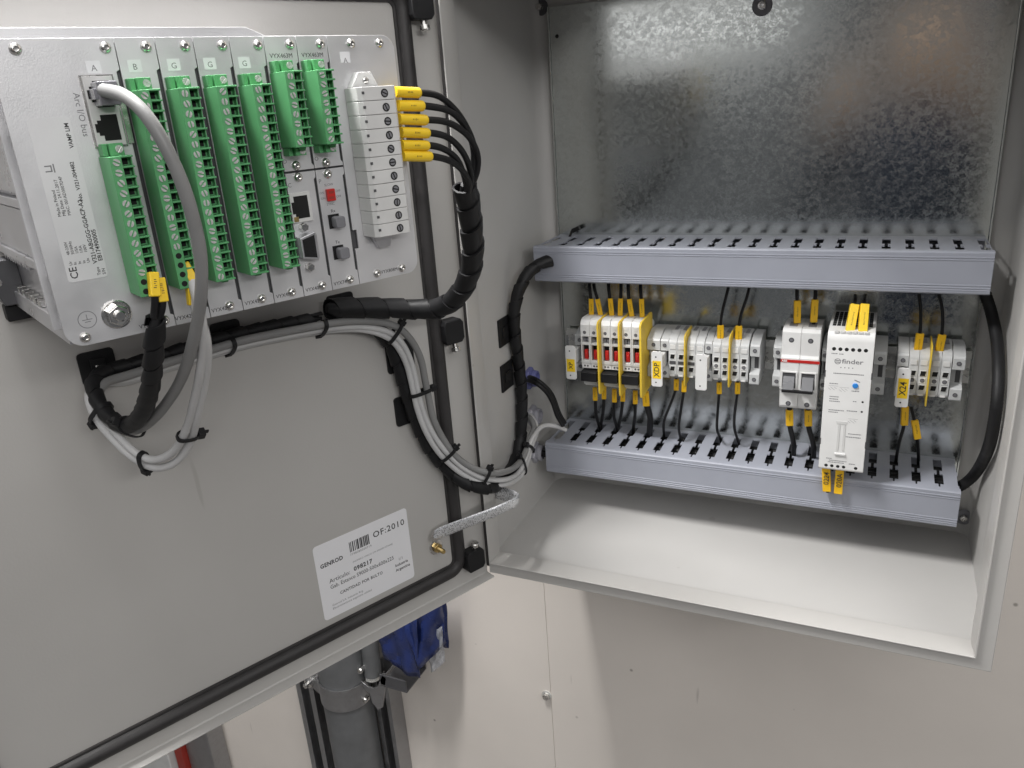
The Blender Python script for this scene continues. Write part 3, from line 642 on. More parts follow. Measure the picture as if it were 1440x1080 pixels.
for u in (355.3, 315, 295.1, 274.8, 254.3, 233.6, 214.0, 194.2, 173.4, 153.1): pscrew(u, 523.6)
for u in (357.7, 316, 297.9, 277.9, 257.7, 237.9, 216.7, 196.4, 175.7, 155.8): pscrew(u, 381.2)
for u, v in ((221.8, 456.2), (221.7, 449.2), (201.7, 455.8), (201.6, 449.0)): pscrew(u, v)
# earth nut on the left panel
ry.part('earth_washer', mb().lathe((339.8, WF, 390), (0, 1, 0), [(7.8, 0), (7.8, .9), (7.2, 1.3), (6.0, 1.3)], 26), 'steel', panA)
ry.part('earth_nut', mb().lathe((339.8, WF+1.2, 390), (0, 1, 0), [(6.0, 0), (6.0, 4.2), (5.3, 4.9), (3.1, 4.9)], 6, .3), 'steel', panA, bevel=.25, smooth=15)
ry.part('earth_stud', mb().lathe((339.8, WF+5, 390), (0, 1, 0), [(3.0, 0), (3.0, 2.6), (2.4, 3.2)], 18), 'steel', panA)
em = annulus((354.5, WF+.02, 390.2), 4.7, 4.3, 1).box(352, 357, WF, WF+.05, 390, 390.4).box(353, 356, WF, WF+.05, 388.8, 389.2).box(354.3, 354.7, WF, WF+.05, 390.4, 393)
ry.part('earth_mark', em, 'inkgrey', panA)
# green plug connectors
def connector(ur, vt, n, tabs=True, label=None, filled=()):
    """ur: right edge u, vt: top v"""
    p = 5.08; vb = vt-n*p-.6; ul = ur+11.6
    q = mb().box(ur+5.9, ul, WF+.4, WF+20, vb, vt).box(ur, ur+5.9, WF+.4, WF+13.2, vb, vt)
    for k in range(n+1):
        v = vt-.3-k*p; q.box(ur, ur+5.9, WF+13.2, WF+19.3, v-.5, v+.5)
    q.box(ur, ur+.7, WF+13.2, WF+16.5, vb, vt)
    c = ry.part('connector', q, 'green', bevel=.25, seg=1)
    e = mb()
    for k in range(n): v = vt-.3-(k+.5)*p; e.box(ur+1.5, ur+5.6, WF+13.1, WF+13.35, v-1.5, v+1.5)
    ry.part('wire_entry', e, 'hole', c, kind='stuff')  # black boxes carry the shade inside the entry holes
    for k in range(n):
        v = vt-.3-(k+.5)*p
        if k in filled: ry.part('screw_well', mb().cyl((ur+8.7, WF+20, v), (0, 1, 0), 1.6, .05, 12), 'hole', c)
        else: ry.inst('screw', SLOT_D, (ur+8.7, WF+19.7, v), (0, random.uniform(0, 3), 0), c)
    for v0, v1, vs_ in (((vt+.1, vt+6.2, vt+3.3),) if n != 8 else ((vt+.1, vt+6.2, vt+3.3), (vb-5, vb-.1, vb-2.6))):
        ry.part('flange_tab', mb().box(ur+1.0, ur+7.8, WF+.2, WF+10.5, v0, v1).box(ur+8.2, ur+10.8, WF+.2, WF+8, v0, v1), 'green', c, bevel=.3)
        ry.inst('screw', SLOT_D_TOP, (ur+3.4, WF+10.4, vs_), (0, random.uniform(0, 3), 0), c)
    ry.part('end_lug', mb().prism([(ur+1, vb), (ur+6.5, vb), (ur+5.5, vb-2.4), (ur+2, vb-2.4)], 'y', WF+.4, WF+12), 'green', c, bevel=.3)
    return c
connector(318.8, 471.6, 14, filled=(12, 13))
connector(298.4, 502.2, 20, filled=(16, 17, 18, 19))
connector(278.2, 502.2, 20); connector(258.0, 502.2, 20); connector(238.0, 502.2, 20)
connector(217.9, 508.4, 8); connector(197.9, 508.4, 8)
# double network socket on the left panel
jk = ry.part('network_socket', mb().box(315.6, 329.9, WF+.1, WF+2.6, 476.6, 510.2), 'offwhite', panA, bevel=.3)
for v in (479.2, 495.4):
    ry.part('socket_opening', mb().prism([(317.6, v), (325.6, v), (325.6, v+2.6), (327.6, v+2.6), (327.6, v+4.2), (328.9, v+4.2), (328.9, v+8.4), (327.6, v+8.4), (327.6, v+10), (325.6, v+10), (325.6, v+12.6), (317.6, v+12.6)], 'y', WF+2.55, WF+2.75), 'hole', panA)
ry.part('socket_rim', ring(mb(), [(0, WF), (0, WF+.9), (.7, WF+.9), (.7, WF)], 314.6, 330.8, 475.8, 511).box(311.6, 314.2, WF, WF+1.6, 477, 500), 'steel', panA)
def lab(s, size, u, v, rot=0., m='ink', parent=None, align='LEFT', bold=0.): text(ry, s, size, (u, WF+.05, v), m, rot, parent, align, bold=bold)
lab('Arc I/O bus', 4.4, 333.6, 503, -math.pi/2, 'inkgrey', panA); lab('COM 2', 4.0, 313.0, 494, -math.pi/2, 'inkgrey', panA)
lab('M', 3, 326.5, 474.0, 0, 'inkgrey', panA)
for u, ch, pi in ((322.5, 'A', 0), (302.6, 'B', 1), (282.6, 'G', 2), (263.0, 'G', 3), (243.2, 'G', 4), (178.6, 'A', 9)):
    wl = ry.part('letter_tag', mb().box(u-3.4, u+3.4, WF+.03, WF+.15, 509.8+(3.0 if pi == 9 else 1.8), 517.6+(1.4 if pi == 9 else 0)), 'paper', pans[pi])
    text(ry, ch, 4.2, (u, WF+.17, 514.0), 'inkgrey', 0, pans[pi], 'CENTER')
for u, pi in ((220.8, 5), (200.8, 7)): lab('VYX463M', 3.4, u+6.6, 517.6, 0, 'ink', pans[pi])
for u, s_, pi in ((331, 'VYX401M', 0), (311.2, 'VYX420M', 1), (290.0, 'VYX420M', 2), (269.6, 'VYX420M', 3), (249.4, 'VYX420M', 4), (229.4, 'VYX401M', 6), (209.4, 'VYX744M', 8)):
    lab(s_, 3.2, u-1.0, 380.2, 0, 'ink', pans[pi])
lab('VYX808M', 3.2, 172.6, 381.2, 0, 'ink', panR)
lab('D', 3.4, 229.6, 459.0, 0, 'inkgrey', pans[5]); lab('O', 3.4, 209.0, 458.6, 0, 'inkgrey', pans[7]); lab('C', 3.6, 229.2, 445, 0, 'inkgrey', pans[6]); lab('P', 3.6, 208.4, 445, 0, 'inkgrey', pans[8])
# lower right modules
e = ry.part('network_socket', mb().box(216.4, 230.0, WF+.05, WF+1.6, 422.6, 440.4), 'offwhite', pans[6], bevel=.3)
ry.part('socket_opening', mb().prism([(218.4, 425), (227.6, 425), (227.6, 428), (229.4, 428), (229.4, 435), (227.6, 435), (227.6, 438.4), (218.4, 438.4)], 'y', WF+1.55, WF+1.75), 'hole', pans[6])
ry.part('socket_led', mb().box(226.2, 229.2, WF+1.5, WF+1.9, 423.3, 426.2), 'brass', pans[6])
d9 = mb().prism([(219.4, 398.6), (230.0, 401.2), (230.0, 414.0), (219.4, 416.6), (218.4, 414), (218.4, 401)], 'y', WF, WF+7)
ry.part('serial_port', d9, 'alu_side', pans[6], bevel=.7)
ry.part('serial_insert', mb().prism([(220.4, 400.6), (228.6, 402.4), (228.6, 412.8), (220.4, 414.6)], 'y', WF+7.0, WF+7.3), 'black', pans[6])
for i in range(9): ry.part('pin_socket', mb().cyl((226.6 if i < 4 else 222.6, WF+7.3, (410.6-2.4*i if i < 4 else 412.2-2.3*(i-4))), (0, 1, 0), .75, .05, 8), 'hole', pans[6])
for v in (419.6, 394.6): ry.part('jack_screw', mb().cyl((224, WF, v), (0, 1, 0), 2.6, 4.2, 6), 'steel', pans[6], bevel=.3)
ds = ry.part('dip_switch', mb().box(199.2, 204.8, WF, WF+2.2, 432.6, 440.0), 'red', pans[8], bevel=.3)
for v in (434.6, 438): ry.part('switch_slot', mb().box(200.2, 203.8, WF+2.2, WF+2.26, v-.8, v+.8), 'bar_red', pans[8])
lab('SLOW', 2.2, 205.0, 442.4, 0, 'inkgrey', pans[8]); lab('SYNC', 2.2, 205.2, 430.6, 0, 'inkgrey', pans[8]); lab('ON', 2.0, 209.0, 438, 0, 'inkgrey', pans[8]); lab('ON', 2.0, 208.6, 434.6, 0, 'inkgrey', pans[8]); lab('OFF', 2.0, 197.8, 438, 0, 'inkgrey', pans[8]); lab('OFF', 2.0, 197.8, 434.6, 0, 'inkgrey', pans[8])
for v, s_ in ((415.6, 'Rx'), (395.8, 'Tx')):
    f_ = ry.part('fibre_port', mb().box(198.0, 205.6, WF, WF+.4, v-.2, v+8.6), 'black', pans[8])
    ry.part('fibre_cap', mb().prism(rrect(197.0, 203.8, v+.2, v+7.4, 1.6, 3), 'y', WF+.3, WF+6.5), 'greyplastic', pans[8], bevel=.6)
    lab(s_, 2.8, 203, v+10.6, 0, 'ink', pans[8])
# white current-terminal block on the right panel
vT = 498.0; pit = 8.27; nb = 11
tbp = ry.part('terminal_strip', mb().box(156.2, 181.6, WF+.1, WF+12, vT-nb*pit, vT), 'white', panR, bevel=.4)
for k in range(nb):
    v1 = vT-k*pit; v0 = v1-pit+.25
    ry.part('pole', mb().prism([(182.2, WF+.3), (182.2, WF+14.6), (179.6, WF+17.2), (157.4, WF+17.6), (155.6, WF+16), (155.6, WF+.3)], 'z', v0, v1), 'offwhite', panR, bevel=.35)
    c_ = (v0+v1)/2
    ry.part('terminal_well', mb().cyl((164.4, WF+17.5, c_-.2), (0, 1, 0), 2.6, .1, 18), 'hole', panR)
    ry.inst('screw', SLOT_DD, (164.4, WF+16.95, c_-.2), (0, random.uniform(0, 3), 0), panR)
    ry.part('latch_slot', mb().box(178.6, 180.2, WF+16.9, WF+17.45, c_-.2, c_+1.4), 'darkgrey', panR)
ry.part('end_flange', mb().prism([(160.6, vT), (180.2, vT), (174.4, vT+9), (165.2, vT+9)], 'y', WF+.05, WF+6), 'white', panR, bevel=.6)
ry.part('end_flange', mb().prism([(161.6, vT-nb*pit), (178, vT-nb*pit), (173.6, vT-nb*pit-9), (164.8, vT-nb*pit-9)], 'y', WF+.05, WF+4), 'alu_side', panR, bevel=.5)
ry.part('flange_pin', mb().lathe((170, WF+6, vT+4), (0, 1, 0), [(2.2, 0), (2, .8), (1, 1.2)], 12), 'steel', panR)
# rating label
lb = ry.part('rating_label', mb().prism(rrect(339.2, 358.6, 410.9, 492.2, 1.8, 4), 'y', WF+.03, WF+.2), 'silverlabel', panA)
def ll(s, size, u, v, bold=0., m='ink'): text(ry, s, size, (u, WF+.22, v), m, math.pi/2, panA, bold=bold)
ll('V321-ABGGG-GGACP-A2', 3.0, 343.8, 418.6, .06); ll('EB174900005', 3.0, 341.0, 419.5, .06)
ll('No.  V321-004482', 2.6, 343.2, 451, .05); ll('VAMP LIM', 2.8, 341.4, 477, .05)
for i, s_ in enumerate(('48-230V', '50/60Hz', '1/5A', '1/5A', '100V')): ll(s_, 2.0, 355.4-2.1*i, 425, .02)
for i, s_ in enumerate(('Ur', 'fn', 'In', 'Io', 'Un')): ll(s_, 2.0, 355.4-2.1*i, 419.6, .02)
ll('Made in Finland', 2.1, 354.8, 444.6, .02); ll('Mfg Date: 24.11.2017', 2.1, 352.6, 444.6, .02); ll('MAC: 001AD3007D4F', 2.1, 350.2, 444.6, .02)
ll('Type', 2.2, 343.4, 412.2, .02); ll('S/N', 2.2, 340.8, 412.2, .02)
ll('CE', 5.2, 355.0, 412.4, .05)
ry.part('bin_symbol', mb().box(351.6, 352.2, WF+.2, WF+.24, 466.2, 470.4).box(353, 356, WF+.2, WF+.24, 466.6, 467.2).box(353, 356, WF+.2, WF+.24, 469.2, 469.8).box(352.8, 353.4, WF+.2, WF+.24, 466.6, 469.8), 'inkgrey', panA)
# ------------------------------------------------------------------ wires and cables: measured paths in millimetres, cabinet axes
C = {
'ethernet': [(10.5,-370.7,503.0),(20.0,-374.0,501.8),(35.9,-380.1,498.7),(47.5,-381.4,490.4),(54.2,-378.7,472.2),(55.2,-374.1,449.8),(51.8,-369.6,424.3),(43.4,-366.5,401.0),(25.3,-360.2,374.7),(-3.2,-350.5,343.7),(-32.7,-342.7,319.6),(-66.8,-333.1,298.2),(-92.5,-329.0,289.3),(-113.4,-326.6,293.5),(-125.5,-321.7,304.8),(-130.7,-309.3,314.3),(-129.8,-294.1,313.1),(-115.8,-263.9,315.6),(-101.6,-233.3,317.1),(-90.6,-209.7,318.2),(-75.7,-177.5,316.7),(-61.3,-146.4,314.6),(-52.2,-129.2,313.2),(-40.5,-111.0,309.4),(-30.4,-92.9,302.7),(-24.7,-80.6,293.1),(-20.1,-70.6,277.5),(-17.4,-64.8,258.3),(-16.8,-63.4,238.1),(-16.0,-61.8,221.4),(-15.2,-60.0,200.2),(-12.3,-53.7,179.0),(-6.5,-46.1,157.4),(1.8,-35.3,139.9),(11.5,-21.4,126.2),(22.0,-6.7,118.3),(14.0,47.7,96.6),(10.0,84.9,92.4),(9.0,101.6,98.7),(8.0,114.1,107.2),(8.0,130.0,112.0),(1.0,135.4,119.4),(-12.0,152.8,114.8)],
'white_a': [(25.0,-353.7,403.3),(29.0,-357.0,394.2),(29.9,-357.5,382.3),(23.0,-353.3,368.3),(9.3,-347.2,348.0),(-9.2,-339.5,325.4),(-28.2,-332.9,302.5),(-48.3,-328.8,282.0),(-65.1,-329.4,271.7),(-81.5,-329.1,269.9),(-92.4,-328.8,275.4),(-108.1,-327.0,287.2),(-120.5,-325.2,298.6),(-129.8,-321.5,309.7),(-137.0,-303.9,315.1),(-135.0,-291.1,308.2),(-120.8,-260.5,310.6),(-106.5,-229.6,312.0),(-95.4,-205.8,313.0),(-80.3,-173.2,311.4),(-65.8,-141.9,308.8),(-49.6,-119.9,306.1),(-36.3,-100.8,299.5),(-29.1,-87.7,290.5),(-25.3,-79.5,278.0),(-22.7,-73.8,259.0),(-21.6,-71.5,236.5),(-20.6,-69.4,215.7),(-18.4,-64.6,193.4),(-13.3,-55.9,169.5),(-5.0,-42.9,145.2),(4.4,-29.6,127.3),(13.3,-17.6,115.9),(21.0,7.6,103.3),(16.0,52.5,87.2),(12.0,84.0,86.8),(10.0,100.3,94.3),(13.0,105.2,106.5),(14.0,121.6,111.1),(16.0,135.7,113.2),(26.0,151.7,106.9),(34.0,163.4,97.6)],
'white_b': [(23.3,-355.2,393.5),(26.3,-355.7,383.7),(25.4,-352.9,370.4),(13.5,-345.2,352.1),(-2.9,-338.0,330.1),(-21.7,-331.0,306.3),(-40.2,-323.2,285.8),(-53.9,-324.2,270.7),(-69.0,-325.8,263.0),(-84.0,-327.5,263.3),(-99.6,-327.8,271.8),(-114.2,-328.3,285.5),(-124.8,-327.4,299.0),(-133.0,-321.4,311.0),(-143.0,-301.3,311.5),(-140.0,-287.6,305.3),(-125.7,-256.8,307.7),(-111.2,-225.5,309.0),(-100.1,-201.5,310.1),(-84.8,-168.6,308.4),(-70.1,-137.0,305.7),(-51.1,-118.4,303.4),(-39.5,-102.9,296.9),(-31.7,-90.9,287.3),(-28.0,-82.8,274.6),(-25.4,-77.2,255.6),(-24.3,-74.9,233.5),(-23.3,-72.9,212.7),(-20.8,-67.3,188.4),(-15.3,-57.8,162.0),(-6.0,-42.7,136.5),(3.5,-29.2,120.2),(13.5,-14.8,107.7),(19.0,15.3,93.7),(15.0,61.8,79.4),(11.0,92.4,81.4),(9.0,107.7,88.3),(9.0,117.6,98.1),(9.0,136.0,105.8),(3.0,139.5,116.6),(-12.0,159.3,116.2)],
'bundle1': [(14.6,-373.8,387.7),(11.3,-373.7,380.3),(5.5,-372.0,370.4),(-2.8,-368.5,358.1),(-14.4,-362.6,345.5),(-28.0,-356.3,332.0),(-46.3,-348.2,316.6),(-65.1,-341.3,304.2),(-84.6,-335.7,296.9),(-103.8,-329.7,297.5),(-118.1,-324.8,304.4),(-128.8,-319.4,311.0),(-136.9,-313.0,316.2),(-139.7,-301.2,319.4),(-135.6,-287.6,318.4),(-121.5,-257.3,319.8),(-107.1,-226.3,321.9),(-96.2,-202.6,322.1),(-81.0,-169.9,321.1),(-65.5,-140.0,318.7)],
'bundle1_wire_a': [(19.6,-374.9,406.1),(20.0,-376.4,399.3),(17.0,-375.7,392.6),(14.9,-375.7,388.2)],
'bundle1_wire_b': [(19.3,-370.9,402.2),(19.8,-372.0,395.7),(17.4,-372.6,389.8),(15.1,-372.8,386.9)],
'bundle2': [(-58.6,-139.5,327.3),(-52.9,-129.4,325.3),(-38.2,-109.7,321.3),(-18.7,-86.7,315.1),(3.0,-75.5,312.2),(20.5,-73.3,316.1),(39.5,-80.1,330.1),(53.1,-86.3,347.5),(63.2,-95.3,366.3),(70.6,-108.0,384.8),(76.3,-119.4,402.1),(81.7,-131.6,418.7),(83.9,-138.8,428.2)],
'ct0': [(86.9,-196.5,493.0),(92.3,-182.4,490.9),(95.6,-170.6,484.1),(97.6,-156.7,471.8),(97.7,-144.7,455.1),(93.9,-138.6,439.5),(88.6,-135.7,425.2),(70.6,-108.0,384.8)],
'ct1': [(87.6,-194.9,484.9),(92.6,-181.8,482.8),(96.0,-169.6,479.0),(97.9,-156.2,469.2),(97.3,-145.5,455.1),(93.1,-140.2,439.7),(87.4,-138.2,425.5),(70.6,-108.0,384.8)],
'ct2': [(88.3,-193.5,476.0),(93.5,-179.8,474.3),(97.0,-167.5,469.9),(99.3,-153.0,461.0),(98.9,-142.1,448.0),(94.5,-137.4,435.1),(88.2,-136.7,423.9),(70.6,-108.0,384.8)],
'ct3': [(88.5,-193.1,467.8),(92.4,-182.2,465.9),(95.2,-171.5,461.2),(96.6,-158.8,450.9),(95.4,-149.5,439.2),(92.3,-142.0,430.1),(87.3,-138.6,422.0),(70.6,-108.0,384.8)],
'ct4': [(87.9,-194.3,460.0),(90.6,-186.0,458.6),(92.7,-176.7,455.2),(93.6,-165.3,448.9),(92.5,-156.0,440.0),(90.0,-147.1,429.3),(86.5,-140.3,421.5),(70.6,-108.0,384.8)],
'ct5': [(88.6,-192.9,452.9),(91.6,-183.9,450.9),(94.5,-173.0,447.0),(95.4,-161.5,440.4),(94.4,-151.8,432.6),(91.3,-144.1,426.1),(86.8,-139.5,420.7),(70.6,-108.0,384.8)],
'ctm0': [(80.7,-212.1,494.1),(87.4,-195.4,492.7)],
'ctm1': [(81.2,-211.1,485.8),(88.1,-193.8,484.6)],
'ctm2': [(81.0,-211.5,477.7),(88.8,-192.4,475.7)],
'ctm3': [(81.2,-211.1,469.5),(89.0,-191.9,467.4)],
'ctm4': [(80.9,-211.8,461.6),(88.4,-193.1,459.6)],
'ctm5': [(80.9,-211.8,454.9),(89.1,-191.8,452.5)],
'bundle3': [(-59.8,-132.6,320.1),(-53.1,-109.7,307.8),(-44.2,-91.6,295.8),(-38.8,-80.0,277.7),(-35.1,-73.3,244.0),(-31.7,-65.9,201.2),(-25.9,-54.7,162.7),(-15.9,-37.8,130.8),(2.4,-31.7,114.1),(14.0,-7.6,100.5),(8.0,26.5,90.4),(1.0,71.1,83.0),(-3.0,104.4,94.7),(-3.0,117.8,125.8),(-3.0,122.0,164.9),(-3.0,118.3,205.7),(-3.0,114.1,241.1),(-2.0,117.8,265.1),(4.0,125.7,287.9),(14.0,139.6,304.6),(30.0,154.3,309.9)],
'loom_right': [(463.8,205.0,275.2),(470.7,198.0,257.3),(475.5,171.7,236.7),(476.5,138.7,212.4),(476.5,124.3,182.5),(476.5,134.5,141.9),(476.1,190.0,88.9),(466.2,200.0,67.6),(457.8,205.0,61.3)],
'gland_cable_black': [(-12.0,160.5,164.0),(2.0,143.9,169.8),(14.0,139.2,167.4),(22.0,145.7,154.5),(27.0,147.4,141.7),(30.0,150.5,125.4),(35.0,155.6,111.0)],
'gland_a': [(-12.0,162.1,162.2)],
'gland_b': [(-12.0,164.8,111.4)],
'gland_c': [(-12.0,166.6,60.3)],
'wallmounts': [(-12.0,92.0,255.1),(-12.0,109.6,225.0),(-12.0,86.6,202.7),(-12.0,106.2,169.9)],
'strap': [(-29.5,-57.6,61.8),(-21.7,-55.1,67.7),(-1.0,-48.4,76.9),(24.9,-32.9,85.4),(36.7,-19.4,88.4),(40.5,-6.4,87.2),(34.0,12.5,78.9),(28.0,16.5,79.3),(17.0,21.7,77.6),(4.0,27.0,76.3),(-11.0,39.0,71.5)],
'ft0': [(58.5,200.0,273.2),(59.4,197.0,269.1),(60.9,197.0,255.8),(60.9,197.0,245.2),(60.8,197.0,232.6)],
'ft1': [(64.0,200.0,273.3),(64.9,197.0,269.3),(68.4,197.0,258.0),(70.4,197.0,246.6),(72.4,197.0,235.1)],
'ft2': [(81.9,200.0,273.9),(82.8,197.0,269.9),(84.0,197.0,258.6),(85.4,197.0,247.2),(85.6,197.0,231.8)],
'ft3': [(97.2,200.0,274.3),(98.1,197.0,270.4),(97.4,197.0,258.2),(96.6,197.0,246.8),(96.4,197.0,232.4)],
'ft4': [(105.7,200.0,274.6),(106.6,197.0,270.7),(106.9,197.0,258.5),(109.0,197.0,247.3),(110.2,197.0,231.7)],
'ft5': [(120.4,200.0,275.1),(121.2,197.0,271.2),(121.9,197.0,257.2),(122.5,197.0,246.0),(122.4,197.0,233.7)],
'fb0': [(64.4,190.0,145.7),(64.3,190.0,129.1),(62.9,195.0,108.0),(59.3,217.5,80.0),(61.3,217.5,62.0)],
'fb1': [(76.0,190.0,148.8),(75.5,190.0,132.3),(71.8,195.0,111.1),(59.8,220.3,80.0),(61.8,220.3,62.0)],
'fb2': [(89.1,190.0,145.9),(88.7,190.0,129.4),(86.0,195.0,108.4),(82.7,218.6,80.0),(84.7,218.6,62.0)],
'fb3': [(99.8,190.0,147.9),(99.1,190.0,131.4),(94.7,195.0,109.3),(82.7,221.3,80.0),(84.7,221.3,62.0)],
'fb4': [(115.1,190.0,146.2),(114.8,190.0,129.9),(112.5,195.0,111.2),(102.5,221.5,80.0),(104.5,221.5,62.0)],
'fb5': [(127.6,190.0,145.4),(128.4,190.0,131.3),(131.7,195.0,111.2),(125.7,212.6,80.0),(127.7,212.6,62.0)],
't2b0': [(162.9,195.0,164.6),(162.9,195.0,151.7),(154.3,195.0,125.8),(148.5,195.0,108.9),(142.9,217.2,79.0),(145.9,219.2,60.0)],
't2b1': [(172.5,195.0,163.4),(172.1,195.0,150.0),(168.5,195.0,123.3),(166.3,195.0,102.7),(166.0,208.9,79.0),(169.0,210.9,60.0)],
't3b0': [(212.4,195.0,164.9),(212.7,195.0,150.4),(211.4,195.0,123.8),(211.2,195.0,105.8),(210.2,226.1,79.0),(213.2,228.1,60.0)],
't3b1': [(232.9,195.0,166.7),(233.0,195.0,152.3),(230.7,195.0,125.8),(231.2,195.0,108.0),(233.9,216.1,79.0),(236.9,218.1,60.0)],
't3t0': [(220.6,195.0,277.6),(218.0,195.0,265.1),(214.1,195.0,247.0),(212.7,195.0,232.4),(212.8,195.0,210.7)],
't3t1': [(242.3,195.0,276.5),(239.9,195.0,264.2),(234.6,195.0,246.2),(232.7,195.0,233.5),(232.5,195.0,210.7)],
'mt0': [(291.0,195.0,276.2),(291.6,195.0,264.0),(292.6,195.0,251.8),(292.6,195.0,236.2)],
'mt1': [(309.5,195.0,276.8),(309.5,195.0,264.7),(309.4,195.0,252.5),(309.6,195.0,237.1)],
'x4t0': [(406.1,195.0,274.3),(409.4,195.0,257.1),(410.8,195.0,233.7),(410.2,195.0,209.7)],
'x4t1': [(423.4,195.0,274.9),(428.2,195.0,259.9),(430.5,195.0,234.8),(429.2,195.0,210.0)],
'mb0': [(290.4,190.0,143.7),(291.9,190.0,121.3),(296.9,190.0,101.3),(296.6,203.2,79.0),(296.6,206.2,60.0)],
'mb1': [(309.9,190.0,145.7),(311.5,190.0,122.4),(317.8,190.0,101.6),(318.1,201.7,79.0),(318.1,204.7,60.0)],
'x4b0': [(404.4,190.0,155.3),(405.2,190.0,134.1),(402.5,190.0,114.3),(402.6,223.6,79.0),(402.6,226.6,60.0)],
'x4b1': [(409.9,190.0,155.8),(414.3,190.0,141.5),(418.7,190.0,122.8),(425.0,225.2,79.0),(425.0,228.2,60.0)],
'pt0': [(347.7,200.0,269.9),(348.9,165.0,272.0),(347.6,150.0,256.8),(346.0,146.0,240.5)],
'pt1': [(357.4,200.0,270.3),(357.1,165.0,272.3),(358.2,150.0,257.3),(357.0,146.0,241.2)],
'pb0': [(334.5,148.0,105.6),(335.2,148.0,83.1),(337.7,147.0,67.0)],
'pb1': [(347.1,148.0,104.8),(347.9,148.0,82.4),(347.5,147.0,68.5)],
't_a': [(-75.5,-332.7,289.5)],
't_b': [(-81.2,-335.6,273.2)],
't_c': [(-34.7,-330.4,289.8)],
't_d': [(-115.6,-331.4,299.8)],
't_e': [(-98.7,-330.6,306.4)],
't_f': [(-92.3,-217.0,317.5)],
't_g': [(-60.7,-143.9,316.0)],
't_h': [(-29.6,-86.5,292.1)],
't_i': [(-20.5,-66.7,227.8)],
't_j': [(-13.3,-51.1,152.9)],
't_k': [(11.0,-17.8,114.8)],
't_l': [(6.0,76.5,79.3)],
't_m': [(9.0,101.6,98.7)],
't_n': [(16.0,135.7,113.2)],
}

SP = {}
def path_of(k, step=2.5, smooth=5):
    if (k, step) not in SP: SP[(k, step)] = spline(C[k], step, smooth)
    return SP[(k, step)]
def closest(P, c):
    d = np.linalg.norm(P-np.array(c), axis=1); i = int(d.argmin()); t = P[min(i+1, len(P)-1)]-P[max(i-1, 0)]
    return Vector(P[i]), Vector(t).normalized()
def marker(t, P, c, ln, wd=2.9, th=2.2, m='yellow', face=None, marks=True, name='wire_marker'):
    """flat sleeve tag on a wire: centre nearest to c, facing the viewer side"""
    p, tan = closest(P, c); face = Vector(face or (.25, -1, .15)); face = (face-tan*face.dot(tan)).normalized(); ac = tan.cross(face)
    o = t.part(name, mb().obox(p, ac, tan, face, wd, ln/2, th), m, bevel=.7)
    if marks:
        q = mb(); x = -ln*.22+random.uniform(-1, 1)
        while x < ln*.2:
            d = random.uniform(.3, .6); h = random.uniform(.35, .75)
            q.obox(p+face*(th+.02)+tan*x+ac*random.uniform(-.25, .25), ac, tan, face, h, d*.5, .02); x += d+.6
        t.part('print', q, 'inkbrown', o)
    return o
def wire(k, name, label, r=1.6, m='black', group=None, tags=(), step=2.5, cat='wire'):
    P = path_of(k, step); t = Thing(name, label, cat, P[-1], group=group)
    t.part('core', mb().tube(P, r, 10), m, smooth=60)
    for a in tags: marker(t, P, *a)
    return t
# --- wires above and below the rail devices
for i in range(6):
    c = C['ft%d' % i]
    wire('ft%d' % i, 'wire', '%s from the left of the six black wires entering the fuse terminals from above' % ORD[i], 2.0, group='black wires with yellow tags', tags=((c[3], 21 if i != 5 else 23),))
    c = C['fb%d' % i]
    t = wire('fb%d' % i, 'wire', '%s from the left of the six black wires leaving the fuse terminals downwards' % ORD[i] if i != 5 else 'thick black cable leaving the right end of the fuse terminals downwards', 2.0 if i != 5 else 3.8, group='black wires with yellow tags', tags=(([(a+b)/2 for a, b in zip(c[0], c[1])], 17, 2.9 if i != 5 else 4.0, 2.2 if i != 5 else 3.9),))
for k, s_ in (('t2b0', 'left wire hanging from the terminals right of the XDP marker'), ('t2b1', 'right wire hanging from the terminals right of the XDP marker'), ('t3b0', 'left black wire hanging below the terminals right of the blank marker'), ('t3b1', 'right black wire hanging below the terminals right of the blank marker')):
    c = C[k]; wire(k, 'wire', s_, 1.6, group='black wires with yellow tags', tags=(([(a+b)/2 for a, b in zip(c[0], c[1])], 14),))
for k, s_ in (('t3t0', 'left black wire coming from above into the terminals right of the blank marker'), ('t3t1', 'right black wire coming from above into the terminals right of the blank marker'), ('x4t0', 'left black wire coming from above into the X24 terminals'), ('x4t1', 'right black wire coming from above into the X24 terminals')):
    c = C[k]; wire(k, 'wire', s_, 1.6, group='black wires with yellow tags', tags=(([(a+b)/2 for a, b in zip(c[-2], c[-1])], 23, 3.6),))
for k, s_ in (('mt0', 'left black wire entering the top of the circuit breaker'), ('mt1', 'right black wire entering the top of the circuit breaker')):
    wire(k, 'wire', s_, 1.9, group='black wires with yellow tags', tags=((C[k][2], 25, 3.6),))
for k, s_ in (('mb0', 'left black wire leaving the bottom of the circuit breaker'), ('mb1', 'right black wire leaving the bottom of the circuit breaker')):
    c = C[k]; wire(k, 'wire', s_, 2.8, group='black wires with yellow tags', tags=(([a*.4+b*.6 for a, b in zip(c[0], c[1])], 19, 3.8, 3.0),))
for k, s_, i in (('x4b0', 'left black wire hanging below the X24 marker', 0), ('x4b1', 'right black wire hanging slanted below the X24 terminals', 1)):
    c = C[k]; wire(k, 'wire', s_, 1.7, group='black wires with yellow tags', tags=(([(a+b)/2 for a, b in zip(c[i], c[i+1])], 21, 3.4),))
